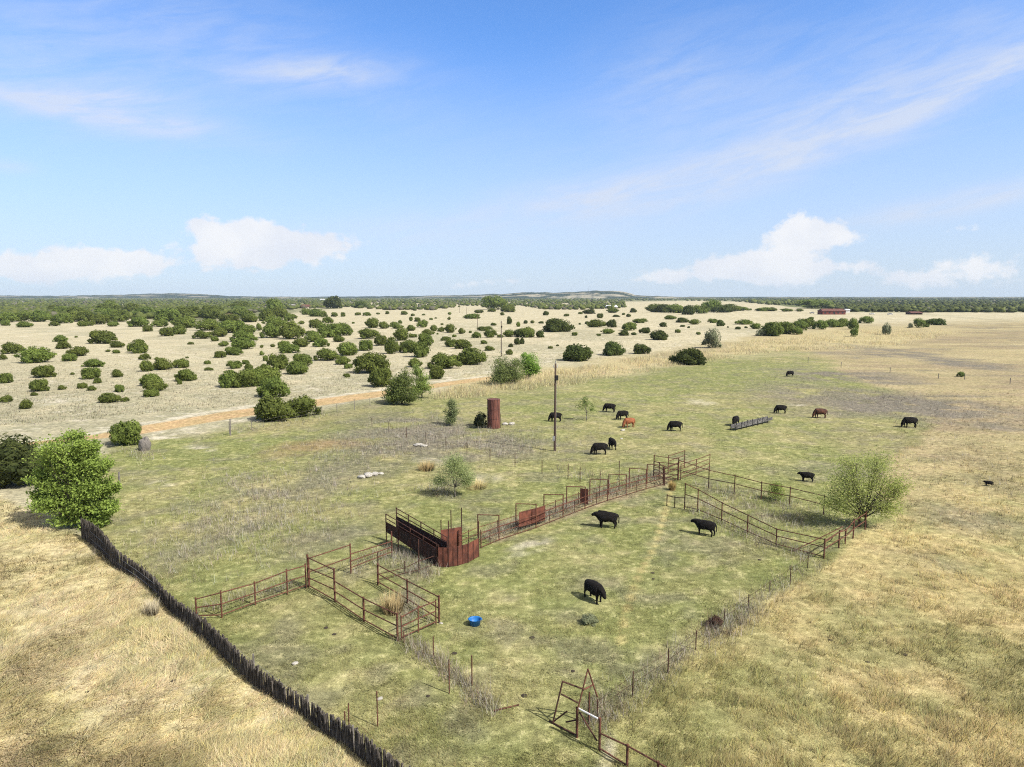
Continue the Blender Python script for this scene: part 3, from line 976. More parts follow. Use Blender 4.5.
DARKS = {(559, 332), (578, 362), (686, 365), (614, 356), (641, 354), (934, 325)}
for i, (px, row, wpx, hpx) in enumerate(jun_list):
    dark = any(abs(k[0] - px) < 5 and abs(k[1] - row) < 4 for k in DARKS) or (505 < px < 760 and row > 312 and i % 2 == 0)
    if row < 314 and 640 < px < 750:
        wpx *= 1.5
    if px > 765 and row < 340:
        wpx *= 1.35
    o = place_bush(i, px, row, wpx, hpx, JUN_DARK if dark else JUN)
    lab, grp = jun_label(px, row, wpx)
    tag(o, lab, 'juniper', None if grp == 'named junipers' else grp)

# ---------------------------------------------------------------- other shrubs
YG, YGD = (0.23, 0.30, 0.075), (0.12, 0.165, 0.042)
GG, GGD = (0.27, 0.29, 0.17), (0.14, 0.155, 0.09)
SH_LIGHT = [bush_mesh('leafy_shrub', 300 + i, 13, 0.9, 1700, YG, YGD, M['leaf'], .055, .74) for i in range(3)]
SH_GREY = [bush_mesh('grey_shrub', 330 + i, 13, 0.85, 1500, GG, GGD, M['leaf'], .05, .7) for i in range(2)]
SHRUBS = [   # px, base row, w, h, meshes, name, label
    (713, 348.5, 18, 19, SH_GREY, 'grey_shrub', 'pale grey-green rounded shrub by the golden grass, right of the lone dark juniper'),
    (821, 329.5, 14, 9, SH_LIGHT, 'leafy_shrub', 'light green shrub in the row before the dark red house, left of two dark ones'),
    (853, 329.5, 11, 11, SH_LIGHT, 'leafy_shrub', 'light green shrub in the golden grass straight below the dark red house'),
    (854, 337, 7, 9, SH_LIGHT, 'leafy_shrub', 'narrow pale green shrub reaching down into the golden grass'),
    (867, 323.5, 15, 7, SH_LIGHT, 'leafy_shrub', 'low wide light green shrub right of the dark red house'),
    (886, 335, 9, 12, SH_GREY, 'grey_shrub', 'thin brownish grey shrub alone in the tall golden grass'),
    (919, 328, 9.5, 9.5, SH_LIGHT, 'leafy_shrub', 'bright green round shrub beside a low dark juniper on the straw field'),
    (832, 327.5, 14, 8, SH_LIGHT, 'leafy_shrub', 'light green shrub tucked between darker ones in the row before the dark red house'),
    (843, 325.5, 13, 7, SH_LIGHT, 'leafy_shrub', 'wide pale shrub behind the golden grass right below the dark red house wall'),
    (800, 331, 14, 10, SH_LIGHT, 'leafy_shrub', 'light green shrub at the left part of the row before the dark red house'),
    (910, 328, 5, 5, SH_GREY, 'grey_shrub', 'tiny brown-grey shrub left of the bright green round one'),
    (67, 315, 21, 12, SH_GREY, 'grey_shrub', 'bare silvery grey shrub sticking out of the left juniper thicket'),
    (761, 336, 12, 7, SH_GREY, 'grey_shrub', 'dull grey shrub leaning on the dark clump at the golden grass'),
    (961, 377, 7, 5, SH_LIGHT, 'leafy_shrub', 'tiny green shrub by a fence post on the right straw field'),
    (488, 622, 12, 7, SH_GREY, 'grey_shrub', 'small grey-green weed clump right of the blue tub'),
    (590, 627, 17, 10, SH_GREY, 'grey_shrub', 'grey-green weed clump on the grass below the black cow'),
]
for i, (px, row, w_, h_, ms, nm, lab) in enumerate(SHRUBS[:-2] + SHRUBS[-1:]):
    tag(place_bush(i, px, row, w_, h_, ms, nm), lab, 'shrub')
BRUSH = bush_mesh('brush_pile', 611, 14, 0.6, 1600, (0.15, 0.085, 0.06), (0.05, 0.03, 0.024), M['leaf'], .045, .7)
tag(place_bush(0, 714, 629, 18, 11, [BRUSH], 'brush_pile'), 'dark reddish heap of dead brush in the weedy wire fence line', 'brush pile')
# dark juniper behind the big tree on the left, close to the camera
JUN_NEAR = bush_mesh('juniper_bush', 401, 34, 0.92, 9000, (0.110, 0.135, 0.040), (0.040, 0.058, 0.018), M['juniper'], .030)
o = place_bush(0, 14, 492, 70, 50, [JUN_NEAR])
tag(o, 'big dark green juniper at the left edge beside the bright green tree', 'juniper')

# ---------------------------------------------------------------- far woodland: one mass
tv, tf, tcol = [], [], []
off = 0
rg = np.random.default_rng(17)


def wood_ok(px, row):
    if px < 345:
        front = np.interp(px, [-400, 0, 100, 200, 260, 300, 345], [319, 319, 320, 318, 312, 309, 307.5])
        dens = .95 if row > 302 else .75
    elif px < 500:
        front = np.interp(px, [345, 400, 430, 470, 500], [307.5, 311, 310.5, 306, 307])
        dens = .85
    elif px < 625:
        front = np.interp(px, [500, 520, 545, 590, 625], [308, 306, 309.5, 310, 308])
        dens = .8
    elif px < 735:
        front = np.interp(px, [625, 735], [300.8, 301.2])
        dens = .9
    elif px < 850:
        front = np.interp(px, [735, 770, 795, 820, 850], [301.5, 305, 305.5, 308, 311])
        dens = .95
    else:
        front = np.interp(px, [850, 900, 1400], [311.8, 312.6, 313.2])
        dens = 1.0
    return row < front and rg.random() < dens


cands = []
while len(cands) < 12500:
    px = rg.uniform(-160, 1190)
    row = 296 + rg.uniform(math.sqrt(2.0), math.sqrt(25.0)) ** 2
    if wood_ok(px, row):
        cands.append((px, row))
for px, row in cands:
    p = G(px, row)
    far = p.y > 1600
    wd = rg.uniform(4.5, 9) * (1.0 if not far else 1.6)
    ht = rg.uniform(3.0, 5.4) * (1.0 if not far else 1.2)
    if 730 < px < 835 and row > 302:
        ht *= 1.5
        wd *= 1.4
    v0, f0 = ICO2 if p.y < 1000 else ICO1
    rad = 1 + (rg.random(len(v0)) - .5) * (.55 if p.y < 1000 else .35)
    v = v0 * rad[:, None] * np.array([wd / 2, wd / 2, ht * .55]) + np.array([p.x, p.y + wd / 2, ht * .45])
    v[:, 2] = np.maximum(v[:, 2], -.05)
    tv.append(v)
    tf.append(f0 + off)
    off += len(v0)
    tone = np.clip(rg.uniform(0, 1) * .7 + rg.random(len(f0)) * .4, 0, 1)[:, None]
    li, dk = np.array((0.120, 0.140, 0.036)), np.array((0.036, 0.052, 0.016))
    if px > 740:
        li, dk = li * .62, dk * .75
    kind_ = rg.random()
    if kind_ < (.10 if px < 740 else .03):
        li, dk = np.array((0.15, 0.145, 0.10)), np.array((0.09, 0.085, 0.06))     # bare grey trees
    elif kind_ < .22 or (730 < px < 835 and row > 302.5):
        li, dk = np.array((0.135, 0.155, 0.045)), np.array((0.07, 0.088, 0.026))  # fresh green broadleaf
    tcol.append(dk[None, :] * (1 - tone) + li[None, :] * tone)
woods = link('far_woodland', indexed_mesh('far_woodland', np.vstack(tv), np.vstack(tf), M['woods'], np.vstack(tcol), 'FACE'))
tag(woods, 'far-off mass of green woodland below the horizon', 'woodland', kind='stuff')

# ---------------------------------------------------------------- trees: trunk with limbs, crown of leaves


def tree(name, base_px, base_row, lobes_px, label, light, dark, n_leaf, leaf, limbs=9, twigs=7, trunk_r=0.12, bark='bark', spread=0.55, forks=None, seed=1, cat='tree', group=None, depth_scale=1.0):
    """lobes_px: (px, row, rx, ry) crown lobes as seen; each becomes a round volume at the tree's own distance"""
    rg_ = np.random.default_rng(seed)
    p = G(base_px, base_row)
    s = mscale(p)
    root = empty(name, p, label, cat, group)
    lobes = []
    for (lx, ly, rx, ry) in lobes_px:
        z = (base_row - ly) * s
        x = (lx - base_px) * s
        lobes.append((x, rg_.uniform(-.45, .45) * rx * s * depth_scale, z, rx * s, rx * s * depth_scale, ry * s))
    tb = MB()
    leaves, lcols = [], []
    fork = Vector((0, 0, min(l[2] - l[5] for l in lobes) * .7 + .25))
    fork.z = max(fork.z, .35)
    starts = [Vector((0, 0, -.08))] if not forks else [Vector((f * s, 0, -.08)) for f in forks]
    for st in starts:
        tb.path([st, Vector((st.x * .8, .02, fork.z * .6)), Vector((st.x * .7, 0, fork.z))], [trunk_r * 1.25, trunk_r, trunk_r * .85], 7)
    vol = np.array([l[3] * l[5] for l in lobes])
    for i in range(limbs):
        k = i % len(lobes) if i < len(lobes) else rg_.choice(len(lobes), p=vol / vol.sum())
        L = lobes[k]
        st = starts[i % len(starts)]
        f0 = Vector((st.x * .7, 0, fork.z))
        tip = Vector((L[0] + rg_.normal() * L[3] * .3, L[1] + rg_.normal() * L[4] * .4, L[2] + rg_.normal() * L[5] * .25))
        mid = f0.lerp(tip, .5) + Vector((rg_.normal() * .12, rg_.normal() * .12, .12)) * (tip - f0).length * .5
        r0 = trunk_r * rg_.uniform(.45, .7)
        tb.path([f0, mid, tip], [r0, r0 * .55, r0 * .16], 5)
        for j in range(twigs):
            tt = rg_.uniform(.35, 1.0)
            a = f0.lerp(mid, tt * 2) if tt < .5 else mid.lerp(tip, tt * 2 - 1)
            dvec = rg_.normal(size=3)
            dvec /= np.linalg.norm(dvec)
            e = Vector((L[0] + dvec[0] * L[3] * rg_.uniform(.5, 1), L[1] + dvec[1] * L[4] * rg_.uniform(.5, 1), L[2] + dvec[2] * L[5] * rg_.uniform(.45, 1)))
            e.z = max(e.z, .15)
            m2 = a.lerp(e, .5) + Vector((rg_.normal(), rg_.normal(), rg_.normal() + .4)) * .06 * (e - a).length
            tb.path([a, m2, e], [r0 * .28, r0 * .17, r0 * .07], 4)
            nl = max(4, int(n_leaf / (limbs * twigs)))
            along = rg_.uniform(.35, 1.05, nl)[:, None]
            ce = np.array(a)[None, :] * (1 - along) + np.array(e)[None, :] * along
            pts = ce + rg_.normal(size=(nl, 3)) * spread * np.array([1, 1, .7])[None, :] * (L[3] * .42)
            pts[:, 2] = np.maximum(pts[:, 2], .05)
            nrm = rg_.normal(size=(nl, 3)) + np.array([0, 0, .7])
            nrm /= np.linalg.norm(nrm, axis=1)[:, None]
            tg = np.cross(nrm, rg_.normal(size=(nl, 3)))
            tg /= np.linalg.norm(tg, axis=1)[:, None]
            bt = np.cross(nrm, tg)
            sz = leaf * rg_.uniform(.6, 1.4, nl)[:, None]
            q = np.stack([pts - tg * sz, pts + bt * sz * .5, pts + tg * sz, pts - bt * sz * .5], 1)
            leaves.append(q.reshape(-1, 3))
            ct = rg_.random() * .5
            tone = np.clip(ct + rg_.random(nl) * .5, 0, 1)[:, None]
            lcols.append(np.array(dark)[None, :] * (1 - tone) + np.array(light)[None, :] * tone)
    tb.v = [v + p for v in tb.v]
    tb.build('trunk', M[bark], root, True)
    crown = link('crown', np_mesh('crown', np.vstack(leaves), 4, M['leaf'], np.vstack(lcols)))
    crown.parent = root
    return root


BG, BGD = (0.33, 0.42, 0.095), (0.15, 0.215, 0.045)
tree('leafy_tree', 84, 527, [(72, 442, 22, 10), (94, 444, 14, 9), (52, 456, 17, 11), (78, 462, 20, 11), (106, 462, 13, 10), (44, 476, 13, 10), (66, 482, 19, 10), (96, 482, 18, 11), (114, 484, 9, 11), (54, 500, 17, 10), (84, 502, 20, 10), (108, 506, 13, 11), (70, 517, 18, 8), (94, 520, 15, 7), (40, 492, 9, 8), (80, 433, 12, 5)],
     'big bright green leafy tree at the upper end of the dark stave fence', BG, BGD, 52000, .10, limbs=48, twigs=13, trunk_r=.14, spread=.42, seed=3)
tree('mesquite_tree', 862, 527, [(845, 478, 22, 16), (868, 470, 24, 18), (886, 486, 16, 14), (832, 492, 14, 14), (858, 496, 18, 12), (876, 458, 14, 9), (896, 496, 8, 10), (822, 500, 8, 8), (848, 460, 14, 8), (840, 508, 16, 9), (882, 504, 14, 9), (862, 508, 14, 9), (898, 480, 9, 9)],
     'sparse olive-green tree with open crown and bare limbs at the pen corner', (0.46, 0.53, 0.16), (0.31, 0.37, 0.11), 17000, .058, limbs=30, twigs=11, trunk_r=.085, spread=.85, forks=(-3, 4), seed=6)
tree('mesquite_tree', 455, 497, [(448, 470, 12, 9), (462, 472, 12, 9), (455, 460, 10, 7), (468, 480, 8, 7), (440, 480, 8, 6)],
     'small thin pale green tree with dead brush at its foot in the weedy pasture', (0.38, 0.44, 0.19), (0.26, 0.31, 0.13), 11000, .050, limbs=16, twigs=8, trunk_r=.05, bark='bark_grey', spread=.9, seed=8)
tree('leafy_shrub', 775.5, 500, [(771, 491, 8, 6), (780, 492, 7, 6), (776, 486, 7, 5), (774, 496, 9, 4)],
     'small loose green shrub inside the long pipe pen near the sparse tree', (0.36, 0.43, 0.12), (0.22, 0.28, 0.075), 2600, .055, limbs=12, twigs=7, trunk_r=.03, bark='bark_grey', spread=.7, seed=21, cat='shrub')
tree('sapling', 586.5, 420.5, [(582, 404, 7, 5), (590, 405, 7, 5), (586, 399, 5, 4), (594, 409, 4, 3)],
     'slender green sapling with see-through crown between the utility pole and the cows', (0.24, 0.31, 0.09), (0.14, 0.19, 0.055), 1100, .075, limbs=7, twigs=5, trunk_r=.05, bark='bark_grey', seed=9)
tree('leafy_tree', 514, 385, [(501, 366, 13, 12), (512, 372, 15, 12), (500, 377, 13, 8), (518, 363, 10, 9)],
     'grey-green wide leafy tree beside the bright one at the second utility pole', (0.26, 0.32, 0.11), (0.14, 0.175, 0.06), 11000, .14, limbs=14, twigs=9, trunk_r=.14, bark='bark_grey', spread=.45, seed=12)
tree('leafy_tree', 529, 380, [(530, 362, 10, 10), (527, 369, 11, 9), (535, 368, 6, 7), (526, 355, 6, 5)],
     'bright green small tree at the right side of the wide grey-green tree', (0.30, 0.44, 0.085), (0.15, 0.24, 0.048), 8500, .13, limbs=12, twigs=9, trunk_r=.11, spread=.45, seed=13)
tree('leafy_tree', 402, 404, [(396, 386, 13, 11), (404, 380, 14, 12), (392, 396, 10, 7), (408, 394, 14, 8)],
     'ragged olive tree leaning on a brighter green one at the near road edge', (0.20, 0.24, 0.07), (0.09, 0.12, 0.036), 12000, .14, limbs=14, twigs=9, trunk_r=.14, spread=.42, seed=15)
tree('leafy_tree', 422, 398, [(422, 378, 9, 10), (425, 387, 9, 9), (418, 369, 7, 6), (416, 390, 8, 7)],
     'brighter yellow-green small tree right behind the ragged olive tree at the near road edge', (0.33, 0.42, 0.115), (0.17, 0.23, 0.062), 7500, .12, limbs=11, twigs=8, trunk_r=.10, spread=.42, seed=16)
tree('sapling', 452, 425, [(452, 402, 5, 5), (449, 410, 6, 6), (455, 412, 6, 6), (450, 419, 7, 5)],
     'thin upright grey-green sapling left of the rusty tank', (0.26, 0.31, 0.14), (0.17, 0.205, 0.09), 4500, .08, limbs=10, twigs=6, trunk_r=.05, bark='bark_grey', seed=18)
# distant single trees that stand out from the woodland
for (px, row, w_, h_, lab, dk) in [(333, 308.6, 17, 12, 'dark round tree standing above the far tree line, left of the middle', True), (275, 317, 19, 18, 'tall bright green tree behind the thicket beside the pale houses', False),
                                   (494, 310, 26, 14, 'broad yellow-green tree clump on the far tree line below the open hill', False), (711, 312, 17, 12, 'yellow-green tree rising behind the far hedge row', False),
                                   (815, 308.6, 34, 9, 'long low yellow-green tree clump behind the dark red house', False), (361, 308, 12, 7, 'small dark tree on the far cream field edge', True)]:
    o = place_bush(3, px, row, w_, h_, JUN_DARK if dk else SH_LIGHT, 'distant_tree')
    tag(o, lab, 'tree')

# ---------------------------------------------------------------- stave fence
fence_px = [(82, 538, 520), (101, 556, 536), (117, 570, 553), (135, 581, 566), (152, 594, 579), (175, 613, 597), (203, 636, 619), (223, 653, 635), (251, 675, 656), (270, 690, 670), (305, 717, 697), (325, 735, 714), (350, 751, 728), (367, 766, 742), (385, 781, 756), (425, 815, 789)]
pts = [(G(x, r_), None) for x, r_, t_ in fence_px]
pts = [(p, up(p, t_)) for (p, _), (x, r_, t_) in zip(pts, fence_px)]
root = empty('stave_fence', pts[0][0], 'long dark fence of weathered upright wood staves crossing the lower left', 'fence')
mb, wires = MB(), MB()
rnd = random.Random(4)
posts = []
for (a, ha), (b_, hb) in zip(pts[:-1], pts[1:]):
    L = (b_ - a).length
    n = max(2, int(L / .058))
    for i in range(n):
        tt = (i + rnd.uniform(-.15, .15)) / n
        q = a.lerp(b_, tt)
        hh = (ha + (hb - ha) * tt) * (1.08 + .09 * math.sin(len(mb.v) * .0021) + rnd.gauss(0, .035))
        if rnd.random() < .03:
            hh *= .65
        lean = Vector((rnd.gauss(0, .045), rnd.gauss(0, .045), 0))
        sway = .16 * math.sin(len(mb.v) * .0011) + .07 * math.sin(len(mb.v) * .0037)
        q = q + Vector((rnd.gauss(0, .02) + sway, rnd.gauss(0, .02) + sway * .9, 0))
        rr = rnd.uniform(.032, .055)
        mb.tube(q - Vector((0, 0, .05)), q + lean + Vector((0, 0, hh)), rr, rr * rnd.uniform(.55, .95), 5)
    for f_ in (.35, .75):
        wires.tube(a + Vector((.06, .05, ha * f_)), b_ + Vector((.06, .05, hb * f_)), .008, None, 4)
    posts.append((a, ha))
mb.build('stave_panel', M['stave'], root)
wires.build('wire', M['steel'], root)
for a, h_ in posts[::2]:
    m2 = MB()
    q = a + Vector((.11, .10, 0))
    m2.tube(q - Vector((0, 0, .08)), q + Vector((0, 0, h_ * 1.05)), .05, .045, 6)
    m2.build('post', M['grey_wood'], root)

# ---------------------------------------------------------------- pipe fences


def pipe_fence(name, label, cat, posts, rails=(), mat='rust', r=.048, rr=.033, extra=(), group=None, bottom_rail=None):
    """posts: (px, base row, top row). rails: list of (post index a, fraction, post index b, fraction)
    extra: (px0, base0, row0, px1, base1, row1) free pipes given by ground base and the row they show at"""
    gp = [(G(x, b_), None) for x, b_, t_ in posts]
    gp = [(p, up(p, t_)) for (p, _), (x, b_, t_) in zip(gp, posts)]
    root = empty(name, gp[0][0], label, cat, group)
    for p, h_ in gp:
        m = MB()
        m.tube(p - Vector((0, 0, .06)), p + Vector((0, 0, h_ + .03)), r, r, 8)
        m.build('post', M[mat], root)
    off_ = Vector((.0, -.012, 0))
    for a, fa, b_, fb in rails:
        m = MB()
        m.tube(gp[a][0] + Vector((0, 0, gp[a][1] * fa)) + off_, gp[b_][0] + Vector((0, 0, gp[b_][1] * fb)) + off_, rr, rr, 6)
        m.build('rail', M[mat], root)
    for e in extra:
        pa, pb = G(e[0], e[1]), G(e[3], e[4])
        pa, pb = Vector((pa.x, pa.y, max(.03, up(pa, e[2])))), Vector((pb.x, pb.y, max(.03, up(pb, e[5]))))
        m = MB()
        m.tube(pa, pb, rr, rr, 6)
        m.build('rail', M[e[6]] if len(e) > 6 else M[mat], root)
    return root, gp


def runs(n, fr):
    return [(i, f_, i + 1, f_) for i in range(n - 1) for f_ in fr]


pipe_fence('pipe_fence', 'low rusty pipe fence running from the stave fence to the square pen', 'fence',
           [(196.7, 618, 598), (222, 618, 591), (255.5, 605, 582), (287.5, 594.5, 569.5), (306.2, 588, 564)], runs(5, (.94, .52, .12)) + [])
pipe_fence('pipe_pen', 'near long side of the narrow rusty cattle pen, with two rails and dark foot', 'pen panel',
           [(308.5, 587, 555), (335, 602, 569), (364, 621.5, 597.5), (397.6, 641, 613.6)],
           [(0, .93, 1, .98), (0, .60, 1, .70), (0, .30, 1, .38), (0, .06, 1, .06), (1, .64, 2, .97), (1, .33, 2, .50), (1, .06, 2, .06), (2, .97, 3, .97), (2, .5, 3, .55), (2, .08, 3, .10)], r=.058)
pipe_fence('pipe_pen', 'far long side of the narrow rusty cattle pen, ending in a thick reddish post', 'pen panel',
           [(378, 585, 564), (407.5, 602.5, 580), (439.2, 623, 596)], runs(3, (.97, .55, .16)), r=.055)
pipe_fence('pipe_gate', 'low rusty gate closing the near end of the narrow cattle pen', 'gate',
           [(401.5, 640, 616), (418.5, 632.5, 606.5), (436, 624.5, 600)], runs(3, (.95, .55, .12)), r=.035)
pipe_fence('pipe_fence', 'rusty pipe fence from the pen corner back to the loading chute', 'fence',
           [(309.5, 586, 557.5), (351, 573.5, 544), (392, 556.5, 532)], [(0, .97, 1, .97), (0, .5, 1, .55), (1, .66, 2, .62), (1, .2, 2, .2), (1, .42, 2, .4)], mat='rust')
pipe_fence('pipe_fence', 'short thin pipe fence between the narrow pen and the curved rusty tub', 'fence',
           [(378.5, 583, 553), (405, 574, 561.5), (419, 572.5, 540), (436, 565, 549)], [(0, .3, 1, .5), (1, .5, 2, .35), (2, .35, 3, .6), (0, .1, 1, .1), (1, .1, 2, .08), (2, .08, 3, .1)], mat='rust_dark', r=.035, rr=.024)

# ---------------------------------------------------------------- loading chute and crowding tub
A, B = G(387, 546), G(437.5, 566)
dirv = (B - A).normalized()
nrm = Vector((dirv.y, -dirv.x, 0))
if nrm.y < 0:
    nrm = -nrm
wid = nrm * .85
root = empty('loading_chute', A, 'rusty cattle loading chute with dark solid sides and raised ramp', 'loading chute')
m = MB(); m.sheet(A, B, 1.05, 1.75, 0.0, 1.15, .03); m.build('side_panel', M['rust_black'], root)
m = MB(); m.sheet(A + wid, B + wid, 1.05, 2.0, 0.0, 1.35, .03); m.build('side_panel', M['rust_black'], root)
m = MB()
z = lambda p, h_: Vector((p.x, p.y, h_))
i1, i2 = nrm * .03, nrm * .82
m.hexa([z(A + i1, .98), z(B + i1, .01), z(B + i2, .01), z(A + i2, .98)], [z(A + i1, 1.04), z(B + i1, .06), z(B + i2, .06), z(A + i2, 1.04)])
m.build('ramp_floor', M['rust_black'], root)
for k, base in enumerate((A, A + wid)):
    e = B + (wid if k else Vector((0, 0, 0)))
    for j, f_ in enumerate((0, .25, .5, .75, 1.0)):
        q = base.lerp(e, f_) + nrm * (.04 if k else -.04)
        hi = 2.45 - f_ * .85 + (.15 if k else -.1)
        m = MB(); m.tube(q - Vector((0, 0, .05)), z(q, hi), .038, None, 6); m.build('post', M['rust_dark'], root)
    for dz in (0, -.32):
        m = MB()
        m.tube(z(base, 2.42 + (.15 if k else -.1) + dz), z(e, 1.57 + (.15 if k else -.1) + dz), .03, None, 6)
        m.build('rail', M['rust_dark'], root)

T0, T1, T2, T3, T4 = G(438.5, 567), G(448.6, 567.2), G(458, 565.8), G(468, 562.8), G(478.5, 557)
root = empty('crowding_tub', T1, 'curved red-brown sheet metal crowding tub at the foot of the chute', 'cattle tub')
tub = MB()
arc = [T0, T1, T2, T3, T4]
fine = []
for a, b_ in zip(arc[:-1], arc[1:]):
    fine += [a.lerp(b_, k / 2) for k in range(2)]
fine.append(arc[-1])
for a, b_ in zip(fine[:-1], fine[1:]):
    tub.sheet(a, b_, .03, 1.32, .03, 1.32, .012)
tub.build('curved_panel', M['rust_sheet'], root)
K0, K1 = G(441, 551), G(461.5, 547.5)
bk = MB(); bk.sheet(K0, K1, .05, 1.5, .05, 1.5, .03); bk.build('back_panel', M['rust_sheet'], root)
for p, tp in ((T0, 545), (T1, 521), (T3, 542), (T4, 521.5), (K0, 520), (K1, 508), (G(451, 549), 510)):
    q = p + Vector((0.02, .045, 0))
    m = MB(); m.tube(q - Vector((0, 0, .05)), z(q, up(p, tp)), .036, None, 6); m.build('post', M['rust_dark'], root)
for p in fine[1:-1]:
    q = p + Vector((0.01, -.03, 0))
    m = MB(); m.tube(z(q, 0), z(q, 1.33), .018, None, 5); m.build('rib', M['rust_dark'], root)

# ---------------------------------------------------------------- working alley with overhead bows
near = [(481, 548.3), (499, 540.5), (536, 528.3), (563, 517.5), (585, 509), (607.5, 501), (626, 495.5), (646, 489.3), (663.5, 485)]
nearp = [G(*q) for q in near]
root = empty('cattle_alley', nearp[0], 'long rusty working alley of pipe bows and low rails leading up from the tub', 'cattle alley')
farp = []
for i, p in enumerate(nearp):
    a, b_ = nearp[max(0, i - 1)], nearp[min(len(nearp) - 1, i + 1)]
    dv = (b_ - a).normalized()
    n_ = Vector((-dv.y, dv.x, 0))
    farp.append(p + n_ * 1.15 - dv * 1.0)
for i, (p, q) in enumerate(zip(nearp, farp)):
    for e, hh in ((p, 1.9), (q, 1.92)):
        if i == 0:
            hh = 1.35
        m = MB(); m.tube(z(e, -.06), z(e, hh), .045, None, 7); m.build('post', M['rust'], root)
    if i > 0:
        m = MB(); m.tube(z(p, 1.88), z(q, 1.90), .036, None, 6); m.build('bow', M['rust'], root)
for seq, hs_ in ((nearp, (.62, 1.05, .08)), (farp, (.5, .95))):
    for i in range(len(seq) - 1):
        for h_ in hs_:
            m = MB(); m.tube(z(seq[i], h_), z(seq[i + 1], h_), .026, None, 5); m.build('rail', M['rust'], root)
        mid = seq[i].lerp(seq[i + 1], .5)
        m = MB(); m.tube(z(mid, -.05), z(mid, 1.08), .03, None, 5); m.build('post', M['rust_dark'], root)
# red sheets hung in the alley
s0, s1 = G(520.5, 531.5), G(546.5, 524)
m = MB(); m.sheet(s0 + Vector((-.1, .12, 0)), s1 + Vector((-.1, .12, 0)), .28, 1.45, .28, 1.42, .035)
sg = m.build('sheet_gate', M['rust_sheet'], root)
m = MB()
for h_ in (.32, .85, 1.40):
    m.tube(z(s0 + Vector((-.1, .09, 0)), h_), z(s1 + Vector((-.1, .09, 0)), h_), .02, None, 5)
fr = m.build('gate_frame', M['rust'], root)
fr.parent = sg
s0, s1 = G(580, 504.5), G(588, 505.5)
m = MB(); m.sheet(s0, s1, .1, 1.42, .1, 1.42, .04); m.build('sliding_gate', M['rust_sheet'], root)
# rounded end of the alley
e0, e1, e2, e3 = G(653.5, 478), G(659, 479), G(663, 482), G(664.5, 485.5)
root = empty('curved_gate', e3, 'curved dark pipe gate closing the upper end of the working alley', 'gate')
ends = [(e0, 1.72), (e1, 1.62), (e2, 1.5), (e3, 1.35)]
for p, h_ in ends:
    m = MB(); m.tube(z(p, -.05), z(p, h_), .045, None, 6); m.build('post', M['rust_dark'], root)
for f_ in (.97, .74, .5, .26):
    for (p, h_), (q, g_) in zip(ends[:-1], ends[1:]):
        m = MB(); m.tube(z(p, h_ * f_), z(q, g_ * f_), .03, None, 5); m.build('rail', M['rust_dark'], root)

# portable panels at the upper end
pipe_fence('corral_fence', 'rusty panel behind the curved gate, meeting the long pen at its thick post', 'fence panel',
           [(653.7, 478, 455), (678, 480.5, 458.3)], runs(2, (.97, .72, .48, .24, .08)), r=.045)
pipe_fence('corral_fence', 'rusty panel slanting up to the right behind the thick corner post, left one of two', 'fence panel',
           [(668, 474, 455.5), (684.3, 468, 450)], runs(2, (.97, .7, .42, .16)), r=.04)
pipe_fence('corral_fence', 'rusty panel slanting up to the right, the farther right one of two', 'fence panel',
           [(680.5, 480, 463.8), (696, 474.5, 459), (709.5, 469.5, 454)], runs(3, (.97, .7, .4, .14)), r=.038)
pipe_fence('corral_fence', 'low open gate of bars left of the thick corner post', 'gate',
           [(664.5, 485, 466.5), (677.5, 480.2, 462)], runs(2, (.92, .62, .34, .1)), r=.032, mat='rust_dark')
# right-hand pens
pipe_fence('pipe_fence', 'long back fence of the right pen with one top rail, running to the sparse tree', 'fence',
           [(678.3, 480.5, 459), (708.5, 488.3, 469.3), (734.4, 492.4, 475), (761, 499.3, 481.7), (789.5, 505, 487), (823.5, 514.5, 495), (858, 527, 508)],
           runs(7, (.95, .5)) + [], r=.046)
pipe_fence('pipe_fence', 'front pipe fence of the right pen with three rails, slanting down to the corner', 'fence',
           [(684.5, 509.3, 483.2), (697.5, 507, 488.5), (721.5, 515.5, 502.5), (747.2, 531, 514.8), (776, 543.5, 528.6), (823.8, 558.6, 537)][0:1] +
           [(697.5, 511.5, 489), (721.5, 521, 502.5), (747.2, 533, 514.8), (776, 545.5, 528.8), (823.8, 558.6, 539)],
           runs(6, (.98, .58, .10)), r=.046)
pipe_fence('corral_fence', 'short low stub of pipe fence left of the front fence of the right pen', 'fence panel',
           [(666.8, 506, 494.5), (674.6, 507.5, 496.5), (684.5, 509.5, 496.8)], runs(3, (.92,)), r=.04, mat='rust_dark')
pipe_fence('pipe_fence', 'short rusty end fence of the right pen beside the sparse tree trunk', 'fence',
           [(823.8, 558.6, 539), (838.6, 548, 530.5), (845, 544, 529), (853, 538.5, 519), (865, 529.5, 511.5)], runs(5, (.92, .5)), r=.055,
           extra=[(793, 551.5, 551, 842, 545.5, 526.5), (823, 557, 543, 842, 546, 529.5)])

# wire fence down the right edge of the pasture
pipe_fence('wire_fence', 'thin wire fence of steel posts along the weedy right edge of the pasture', 'fence',
           [(807.6, 568, 556), (790, 585, 566), (769.5, 591.5, 581), (748.3, 608, 595), (724.3, 625, 609), (695.7, 649.5, 631), (668, 673, 649), (632.6, 696.5, 672), (597.4, 718.5, 700), (588.6, 724, 693)],
           runs(10, (.9, .55)), r=.028, rr=.006, mat='rust_dark')
